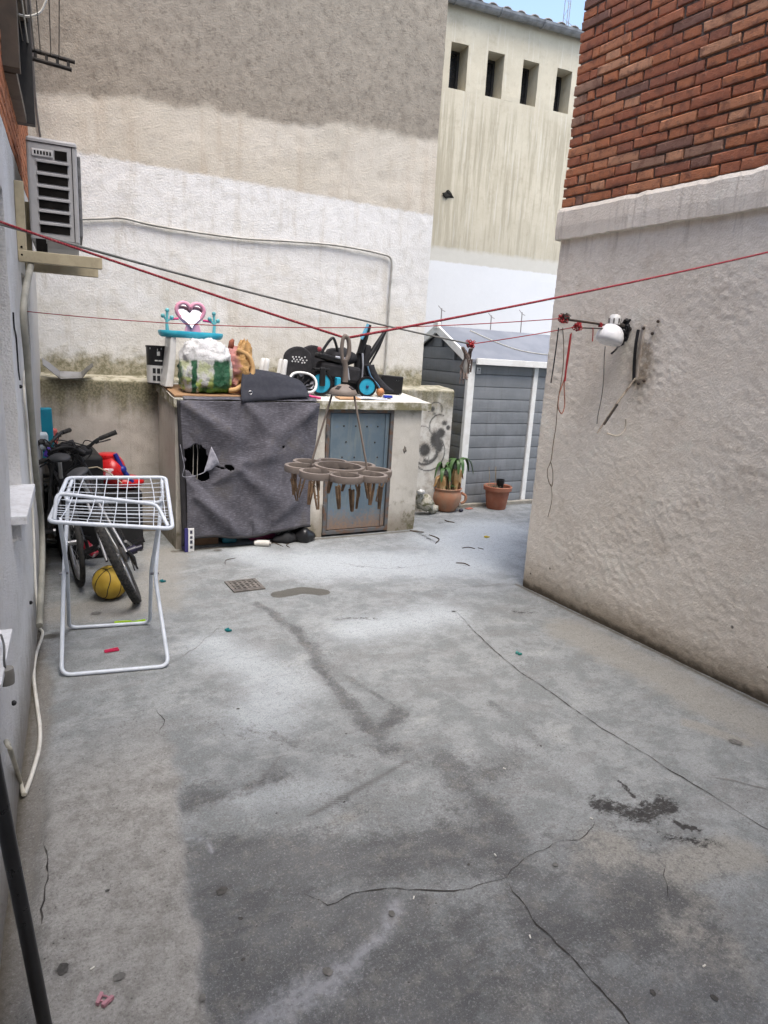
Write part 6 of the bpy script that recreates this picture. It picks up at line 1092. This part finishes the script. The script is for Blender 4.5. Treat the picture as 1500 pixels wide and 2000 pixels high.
# upper window casing and line bracket
BRW = pm('casing_brown', (.075, .058, .042), (.05, .04, .03), .6); BRP = pm('casing_pale', (.13, .105, .08), rough=.6)
wcs = thing('window_casing', 'brown metal window casing set in the upper brick wall on the left', 'window', lw(4.5, 2.9, .03))
b = MB(); lbox(b, 4.02, 4.10, .0, .075, 2.885, 3.40); b.build('jamb', BRW, wcs, bevel=.003); b = MB(); lbox(b, 4.95, 5.02, .0, .10, 2.88, 3.62); b.build('jamb', pm('casing_black', (.03, .028, .025)), wcs, bevel=.003)
b = MB(); lbox(b, 4.10, 4.95, .0, .055, 2.88, 2.92); b.build('sill', BRP, wcs); b = MB(); lbox(b, 4.10, 4.95, .0, .02, 2.92, 3.45); b.build('pane', GLS, wcs); b = MB(); lbox(b, 4.0, 5.0, .0, .09, 3.41, 3.52); b.build('head', BRP, wcs, bevel=.003)
lb0 = lw(5.05, 3.31, .02); lb1 = aty(147, 137, 5.0); lb1.z = lb0.z-.03
lk = thing('line_bracket', 'black steel clothes line bracket sticking out high on the left wall', 'bracket', lb0)
for dz_ in (0, -.045): b = MB(); b.tube([lb0+Vector((0, 0, dz_)), lb1+Vector((-.02 if dz_ else 0, 0, dz_))], .012, 8); b.build('rail', pm('rail_black', (.015, .014, .013), (.05, .04, .03), .7), lk, smooth=60)
for k in range(5): b = MB(); p = lb0.lerp(lb1, .12+.19*k); b.box(p+Vector((0, 0, -.022)), (.016, .016, .06)); b.build('spacer', pm('rail_black', (.015, .014, .013)), lk)
LINE = pm('line_grey', (.22, .20, .17), rough=.8, bump=0); WLINE = pm('line_white', (.6, .58, .52), bump=0)
for k, f_ in enumerate((.12, .20, .30, .40, .58, .72)):
    p = lb0.lerp(lb1, f_); q = Vector((p.x-.46+.02*k, .3, p.z+.22)); b = MB(); b.tube(sag(p, q, .02, 16), .003 if k != 1 else .005, 5); tag(b.build('washing_line', WLINE if k == 1 else LINE, None, origin=p), ['thin grey washing line nearest the left wall, running overhead from the black bracket', 'whitish washing line running overhead from the black bracket', 'third thin washing line from the left wall on the black bracket', 'fourth thin washing line from the left wall on the black bracket', 'second outermost washing line on the black bracket', 'outermost washing line on the black bracket, with a knot'][k], 'washing line', 'washing lines running overhead from the black bracket')
b = MB(); b.tube(smoothpath([aty(28, 24, 4.6), aty(45, 31, 4.6), aty(62, 31, 4.6), aty(78, 24, 4.6), aty(86, 10, 4.6), aty(90, -12, 4.6), aty(60, -40, 4.6)], 5), .006, 6); tag(b.build('white_cable_loop', WCB, None, origin=aty(62, 31, 4.6), smooth=60), 'loop of white cable hanging at the top left corner', 'cable')
# ================================================================== right wall: lamp, line bracket, cords
BKM = pm('bracket_rust', (.035, .03, .026), (.075, .05, .035), .75, scale=30); wp = Vector((RX-.005, 3.13, 1.925))
lp = thing('wall_lamp', 'white dome wall lamp on the right wall with a tangle of black tape', 'lamp', (RX, 3.13, 1.92)); lc = aty(1192, 655, 3.10)
b = MB(); b.lathe([(.0, .066), (.028, .064), (.052, .052), (.071, .030), (.082, .0), (.084, -.026), (.078, -.042), (.060, -.050), (0, -.054)], 32, lc, Matrix.Rotation(.28, 3, 'Y'), caps=False); b.build('shade', pm('lamp_white', (.78, .78, .78), (.74, .74, .73), .3, bump=0), lp, smooth=60)
b = MB(); q = aty(1201, 622, 3.10); b.lathe([(.034, -.035), (.036, -.01), (.030, .015), (.018, .024), (0, .025)], 20, q); cp_ = b.build('cap', WPL, lp, smooth=50)
for k in range(7): a = 2*PI*k/7+.2; MB().box(q+Vector((.036*math.cos(a), .036*math.sin(a), -.014)), (.005, .008, .028), (0, 0, a)).build('vent', pm('vent_dark', (.12, .11, .1)), cp_)
b = MB(); b.tube([wp+Vector((0, -.02, 0)), q+Vector((0, 0, -.03)), lc+Vector((0, 0, .06))], [.016, .018, .02], 8); b.build('arm', BKM, lp, smooth=60)
r = random.Random(8); b = MB()
for k in range(12):
    p = wp+Vector((-.03, 0, -.01)); pts = [p+Vector((r.uniform(-.05, .0), r.uniform(-.05, .05), r.uniform(-.10, .07))) for _ in range(4)]; b.tube(smoothpath(pts, 4), r.uniform(.006, .014), 6)
b.build('tape_tangle', BLK, lp, smooth=60, kind='stuff')
b = MB(); b.tube(smoothpath([wp+Vector((-.04, .0, -.02)), wp+Vector((-.07, -.01, -.11)), wp+Vector((-.12, -.01, -.155))], 4), .006, 6); b.build('tape_end', BLK, lp, smooth=60)
tip = Vector((2.885, 3.10, 1.945)); bk = thing('clothes_line_bracket', 'rusty clothes line arm on the right wall with knotted red cord', 'bracket', wp)
b = MB(); b.tube([wp, wp.lerp(tip, .5)+Vector((0, 0, .004)), tip], .007, 8); b.build('arm', BKM, bk, smooth=60); b = MB(); b.tube([wp+Vector((0, -.02, .0)), wp.lerp(tip, .35)+Vector((0, -.015, -.018)), wp.lerp(tip, .72)+Vector((0, 0, -.035))], .004, 8); b.build('lower_arm', BKM, bk, smooth=60)
MB().hexa(bx(RX-.012, RX+.01, 2.995, 3.018, 1.62, 1.95)).build('wall_plate', pm('plate_tan', (.46, .41, .35), (.33, .27, .21), .8), bk, bevel=.004)
b = MB(); b.tube(smoothpath([(RX-.03, 3.02, 1.92), (RX-.04, 3.015, 1.83), (RX-.025, 3.02, 1.72), (RX-.02, 3.01, 1.62)], 4), .010, 6); b.build('black_cable', BLK, bk, smooth=60)
for (y_, z_) in ((3.0, 1.93), (2.93, 1.90), (2.90, 1.97), (3.02, 1.61), (2.98, 1.60), (2.94, 1.62)): MB().ball((RX-.01, y_, z_), .010, 8, 6).build('bolt', BKM, bk)
REDC = pm('cord_red', (.36, .03, .035), (.26, .02, .025), .8, bump=0); ORC = pm('cord_rust', (.36, .12, .07), rough=.8, bump=0)
def knot(c, R_, mat, seed, name, par, n=7):
    n += 5
    r = random.Random(seed); b = MB()
    for k in range(n): b.tube(smoothpath([c+Vector((r.uniform(-R_, R_), r.uniform(-R_, R_), r.uniform(-R_, R_))) for _ in range(5)], 4), .0026, 5)
    return b.build(name, mat, par, smooth=60, kind='stuff')
knot(tip+Vector((.02, 0, 0)), .024, REDC, 1, 'red_knot', bk); knot(tip+Vector((.03, 0, .005)), .028, BKM, 2, 'dark_knot', bk); k2 = wp.lerp(tip, .75)+Vector((0, 0, -.03)); knot(k2, .024, REDC, 3, 'red_knot', bk, 5); k3 = wp.lerp(tip, .42); knot(k3, .012, REDC, 4, 'red_knot', bk, 5)
def cord(px, Y, rad, mat, label, name='hanging_cord'): P = [aty(x, y, Y) for x, y in px]; b = MB(); b.tube(smoothpath(P, 4), rad, 5); return tag(b.build(name, mat, None, origin=P[0], smooth=60), label, 'cord')
cord([(1091, 640), (1086, 680), (1081, 715), (1076, 748)], 3.10, .0038, BLK, 'black cord hanging straight down from the tip of the line arm')
cord([(1116, 650), (1110, 700), (1102, 740), (1092, 770), (1090, 795), (1097, 808), (1103, 790), (1102, 750), (1107, 710), (1115, 660)], 3.10, .0032, ORC, 'looped rust red cord hanging from the line arm')
cord([(1115, 652), (1108, 700), (1103, 745)], 3.09, .006, REDC, 'thick red cord end hanging beside the looped rust cord')
cord([(1099, 640), (1101, 690), (1097, 740), (1090, 780), (1086, 830), (1080, 870), (1076, 900), (1069, 918), (1071, 938), (1078, 950), (1080, 925), (1076, 903)], 3.10, .0026, pm('cord_brown', (.12, .09, .06), bump=0), 'long thin brown cord ending in a loop below the line arm')
cord([(1076, 945), (1078, 975), (1070, 1010)], 3.10, .002, pm('cord_brown', (.12, .09, .06)), 'tail of thin cord under the brown loop')
cord([(1158, 640), (1158, 655), (1157, 667)], 3.10, .0035, REDC, 'very short red cord end on the middle of the line arm')
cord([(1182, 676), (1180, 700), (1179, 740), (1175, 775), (1168, 810), (1166, 828)], 3.08, .0028, pm('cord_dark', (.10, .09, .08), bump=0), 'thin dark pull cord hanging under the white lamp')
dp = thing('fallen_line_arm', 'loose rusty line arm drooping from a plate on the right wall', 'bracket', (RX, 3.0, 1.62)); a = Vector((RX-.02, 3.0, 1.63)); e_ = aty(1166, 846, 3.04); b = MB(); b.tube([a, a.lerp(e_, .55)+Vector((0, 0, .012)), e_], [.006, .007, .004], 8); b.build('arm', pm('arm_pale', (.36, .31, .24), (.16, .12, .09), .8, scale=25), dp, smooth=60); b = MB(); b.tube([a.lerp(e_, .5)+Vector((0, -.008, .01)), a.lerp(e_, .85)+Vector((0, -.008, .004))], .008, 8); b.build('dark_sleeve', BKM, dp, smooth=60)
b = MB(); b.tube(smoothpath([aty(x, y, 3.02) for x, y in [(1222, 818), (1221, 835), (1213, 848), (1200, 851), (1185, 846)]], 4), .005, 6); tag(b.build('plastic_hook', pm('hook_cream', (.55, .49, .40)), None, origin=aty(1222, 818, 3.02), smooth=60), 'cream plastic hook below the drooping arm on the right wall', 'hook')
# ================================================================== clothes lines over the yard
T = Vector((.966, 1.976, 1.733)); LA = atl(-40, 419); RA = atx(1570, 476, RX)
def hookeye(p, label): b = MB(); b.tube([p+Vector((0, 0, .012*0))+Vector((.02*math.cos(a), 0, .02*math.sin(a))) for a in np.linspace(0, 2*PI, 12, endpoint=False)], .004, 6, closed=True); return tag(b.build('line_hook', pm('steel_rod', (.35, .35, .35)), None, origin=p, smooth=60), label, 'hook')
b = MB(); b.tube(sag(LA, T, .004, 30)+sag(T, RA, .012, 30)[1:], .0040, 8)
t = NT('rope_red'); v = t.obj(); n_ = t.noise(t.mapping(v, (60, 60, 60)), 3, 3); w_ = t.n('TexWave'); w_.inputs['Scale'].default_value = 45; w_.inputs['Distortion'].default_value = 1; t.l(v, w_.inputs['Vector']); col = t.mix(w_.outputs['Fac'], (.33, .025, .04), (.20, .012, .022)); col = t.mix(t.ss(n_, .55, .65), col, (.42, .12, .12)); t.bump(w_.outputs['Fac'], .4, .002); ROPE = t.done(col, .8)
tag(b.build('red_rope', ROPE, None, origin=T, smooth=60), 'thick red clothes line crossing the yard in a V to the round hanger', 'rope')
LB = atl(-40, 426); pins = CP+ray(920, 672)*((LB.lerp(k2, .82)-CP).length/ray(920, 672).length)
b = MB(); b.tube(sag(LB, pins, .02, 40), .0045, 7); tag(b.build('grey_rope', pm('rope_grey', (.13, .135, .125), (.20, .20, .19), .85), None, origin=pins, smooth=60), 'dark grey clothes line running from the left wall to the bunch of pegs', 'rope')
b = MB(); b.tube(sag(pins, k2, .004, 16), .0028, 6); tag(b.build('thin_red_line', REDC, None, origin=pins, smooth=60), 'thin red line from the bunch of pegs to the arm on the right wall', 'rope')
LC = atl(50, 608, .01); b = MB(); b.tube(sag(LC, tip, .07, 40), .0028, 6); tag(b.build('thin_red_line', REDC, None, origin=LC, smooth=60), 'long thin red line low across the yard from left wall to right arm', 'rope')
b = MB(); b.tube(sag(LC+Vector((.0, .0, .0)), lw(4.70, 1.83, .01), .0, 3), .004, 6); tag(b.build('line_tie', BLK, None, origin=LC), 'black tie holding the long thin red line to the left wall', 'tie')
PEGM = pm('peg_old', (.13, .10, .085), (.22, .17, .15), .7, scale=40, bump=0)
pb = thing('peg_bunch', 'bunch of old clothes pegs hanging where the grey and red lines meet', 'pegs', pins+Vector((0, 0, -.12))); r = random.Random(21)
knot(pins, .022, REDC, 12, 'red_knot', pb, 6)
pm_ = peg_mesh(.072); pme = pm_.build('peg_source', PEGM); pmesh = pme.data; bpy.data.objects.remove(pme)
for k in range(11):
    z_ = -.02-.012*k+r.uniform(-.01, .01); place(pmesh, 'peg', PEGM, pb, pins+Vector((r.uniform(-.02, .02)-.002*k, r.uniform(-.02, .02), z_-.03)), (r.uniform(-.5, .5), PI/2+r.uniform(-.6, .6), r.uniform(0, 3)))
place(pmesh, 'peg', PEGM, pb, pins+Vector((-.045, -.01, -.05)), (0, .8, .2)); b = MB(); b.ball(pins+Vector((-.02, .01, -.13)), (.014, .014, .05), 10, 8); b.build('rag_strip', pm('rag_grey', (.32, .31, .29)), pb, smooth=180)
# ================================================================== round peg hanger
HG = pm('hanger_taupe', (.26, .215, .185), (.21, .175, .15), .55, scale=10, bump=.1); rc = Vector((.931, 1.887, 1.324)); ax = Vector((T.x, T.y, 0)); rc = Vector((T.x-.006, T.y-.006, 1.318)); 
k_ = (CF.dot(T-CP))/1340.0
hg = thing('peg_hanger', 'round taupe plastic peg hanger with eight loops hanging from the red line', 'hanger', rc); top = T+Vector((0, 0, .004)); dz_ = lambda py: T.z-(py-660)*k_*1.03
b = MB(); zc = dz_(757)
b.tube([(T.x+.005, T.y, dz_(742)), (T.x+.004, T.y, dz_(715)), (T.x-.002, T.y, dz_(700))], [.009, .008, .010], 10); b.tube(smoothpath([(T.x-.006, T.y, dz_(705)), (T.x-.012, T.y, dz_(685)), (T.x-.010, T.y, dz_(664)), (T.x-.002, T.y, dz_(655)), (T.x+.003, T.y, dz_(660))], 4), .006, 8); b.tube(smoothpath([(T.x+.002, T.y, dz_(705)), (T.x+.013, T.y, dz_(690)), (T.x+.012, T.y, dz_(668)), (T.x+.004, T.y, dz_(657))], 4), .007, 8); b.build('hook_clip', HG, hg, smooth=60)
b = MB(); b.lathe([(.010, .018), (.016, .016), (.038, .002), (.044, -.008), (.044, -.014), (.036, -.018), (0, -.018)], 28, (T.x, T.y, zc), caps=False); hub_ = b.build('hub', HG, hg, smooth=40)
for k in range(4): a = k*PI/2+.55; MB().box((T.x+.030*math.cos(a), T.y+.030*math.sin(a), zc+.007), (.016, .014, .004), (0, .55, a)).build('window', pm('hub_dark', (.05, .04, .035), bump=0), hub_)
NL = 8; RL = .122; rl = .0475
tq = .012; rr_ = Matrix.Rotation(.02, 3, 'X') @ Matrix.Rotation(.03, 3, 'Y')
def hp(v): return rc+rr_ @ Vector(v)
def band(c, R_, n=40):
    b = MB(); sec = [(-.0055, -.010), (.0055, -.010), (.007, 0), (.0055, .010), (-.0055, .010), (-.007, 0)]; m = len(sec)
    for i in range(n):
        a = 2*PI*i/n
        for (dr, dz) in sec: b.v.append(tuple(hp((c[0]+(R_+dr)*math.cos(a), c[1]+(R_+dr)*math.sin(a), dz+c[2]))))
    b.f += [(i*m+k, i*m+(k+1) % m, ((i+1) % n)*m+(k+1) % m, ((i+1) % n)*m+k) for i in range(n) for k in range(m)]; return b
off = PI/8+.12
for k in range(NL): a = off+k*2*PI/NL; band((RL*math.cos(a), RL*math.sin(a), 0), rl).build('loop', HG, hg, smooth=60)
band((0, 0, .006), RL-rl+.002).build('inner_ring', HG, hg, smooth=60)
for k in range(2):
    a = -.52+k*PI; b = MB(); b.tube([(T.x+.034*math.cos(a), T.y+.034*math.sin(a), zc-.012), hp((.092*math.cos(a), .092*math.sin(a), .008))], .0034, 8); b.build('stay', HG, hg, smooth=60)
WPEG = pm('peg_brown', (.14, .085, .048), (.24, .155, .09), .6, scale=40, bump=0)
def hpeg():
    b = MB()
    for s_ in (-1, 1):
        b.hexa([(s_*.006, -.005, .0), (s_*.011, -.005, .0), (s_*.011, .005, .0), (s_*.006, .005, .0), (s_*.003, -.005, -.040), (s_*.009, -.005, -.040), (s_*.009, .005, -.040), (s_*.003, .005, -.040)])
        b.hexa([(s_*.003, -.005, -.0401), (s_*.009, -.005, -.0401), (s_*.009, .005, -.0401), (s_*.003, .005, -.0401), (s_*.0008, -.004, -.082), (s_*.005, -.004, -.082), (s_*.005, .004, -.082), (s_*.0008, .004, -.082)])
    b.tube([(.010*math.cos(a), 0, -.040+.006*math.sin(a)) for a in np.linspace(0, 2*PI, 12, endpoint=False)], .0018, 5, closed=True); b.tube([(0, 0, .022), (.006, 0, .004), (0, 0, -.006)], .0016, 5); return b
hpo = hpeg().build('peg_source', WPEG); hpm = hpo.data; bpy.data.objects.remove(hpo); r = random.Random(5)
for k in range(17):
    a = off+k*2*PI/17+r.uniform(-.06, .06); R_ = (RL+.03) if k % 2 else RL-.01; place(hpm, 'peg', WPEG, hg, hp((R_*math.cos(a), R_*math.sin(a), -.028)), (r.uniform(-.2, .2), r.uniform(-.2, .2), r.uniform(0, 3.1)), (.85, .85, .9))
# ================================================================== black pole at the lower left
a = Vector((atz(95, 2045).x, atz(95, 2045).y, .012)); e1 = CP+ray(-12, 1500)*(1.75/ray(-12, 1500).length); d = (e1-a); top_ = a+d*1.9
d0 = ray(8, 1610); 
pol = thing('black_pole', 'black metal pole leaning at the lower left corner of the picture', 'pole', a); b = MB(); b.tube([a, a+(top_-a)*.5, top_], .0165, 16); b.build('tube', pm('pole_black', (.010, .010, .011), (.016, .016, .017), .3, bump=0), pol, smooth=60); b = MB(); sd2 = (top_-a).cross(ray(50, 1800)).normalized()*-.0125; b.tube([a+sd2+(CP-a).normalized()*.0105, top_+sd2+(CP-a).normalized()*.0105], .0035, 6); b.build('highlight_strip', pm('pole_highlight', (.10, .10, .105), rough=.3), pol)  # paler strip along the tube paints its highlight
# ================================================================== far mast and thin poles behind the shed
mb = thing('radio_mast', 'thin lattice radio mast against the sky above the far roof', 'mast', (27, 30, 0)); c = aty(1106, 40, 30.0); STL = pm('mast_steel', (.30, .28, .27), rough=.6)
for k in range(3): a = 2*PI*k/3; b = MB(); b.tube([(c.x+.16*math.cos(a), 30+.16*math.sin(a), 0), (c.x+.16*math.cos(a), 30+.16*math.sin(a), c.z+4)], .02, 5); b.build('mast_leg', STL, mb)
b = MB()
for k in range(40): z_ = c.z-6+.28*k; a = 2*PI*k/3; b.tube([(c.x+.16*math.cos(a), 30+.16*math.sin(a), z_), (c.x+.16*math.cos(a+2*PI/3), 30+.16*math.sin(a+2*PI/3), z_+.28)], .008, 4)
b.build('bracing', STL, mb, kind='stuff'); q = aty(1145, 75, 30); b = MB(); b.tube([aty(1108, 42, 30), q, q+(q-aty(1108, 42, 30))*3], .012, 4); b.build('guy_wire', STL, mb)
for k, (px, y0_, y1_) in enumerate([(863, 602, 660), (960, 616, 662), (1020, 610, 664)]):
    p0 = aty(px, y1_, 8.2); p1 = aty(px, y0_, 8.2); tt = thing('aerial_pole', ['thin pole with forked top behind the shed ridge', 'thin pole behind the middle of the shed roof', 'short thin pole rising behind the right of the shed roof'][k], 'pole', (p0.x, 8.2, 0)); b = MB(); b.tube([(p0.x, 8.2, 0), p1], .008, 6); b.build('shaft', STL, tt)
    for s_ in (-1, 1): b = MB(); b.tube([p1+Vector((0, 0, -.02)), p1+Vector((s_*.06, 0, .03 if s_ < 0 else -.04))], .005, 5); b.build('prong', STL, tt)
b = MB(); P = [Vector(rp(*q, .058)) for q in ((5.05, 6.95), (5.2, 6.78), (5.45, 6.58), (5.8, 6.5), (6.3, 6.5))]; b.tube(smoothpath(P, 4), .006, 6); tag(b.build('roof_cable', WCB, None, origin=P[2], smooth=60), 'white cable lying across the shed roof', 'cable')
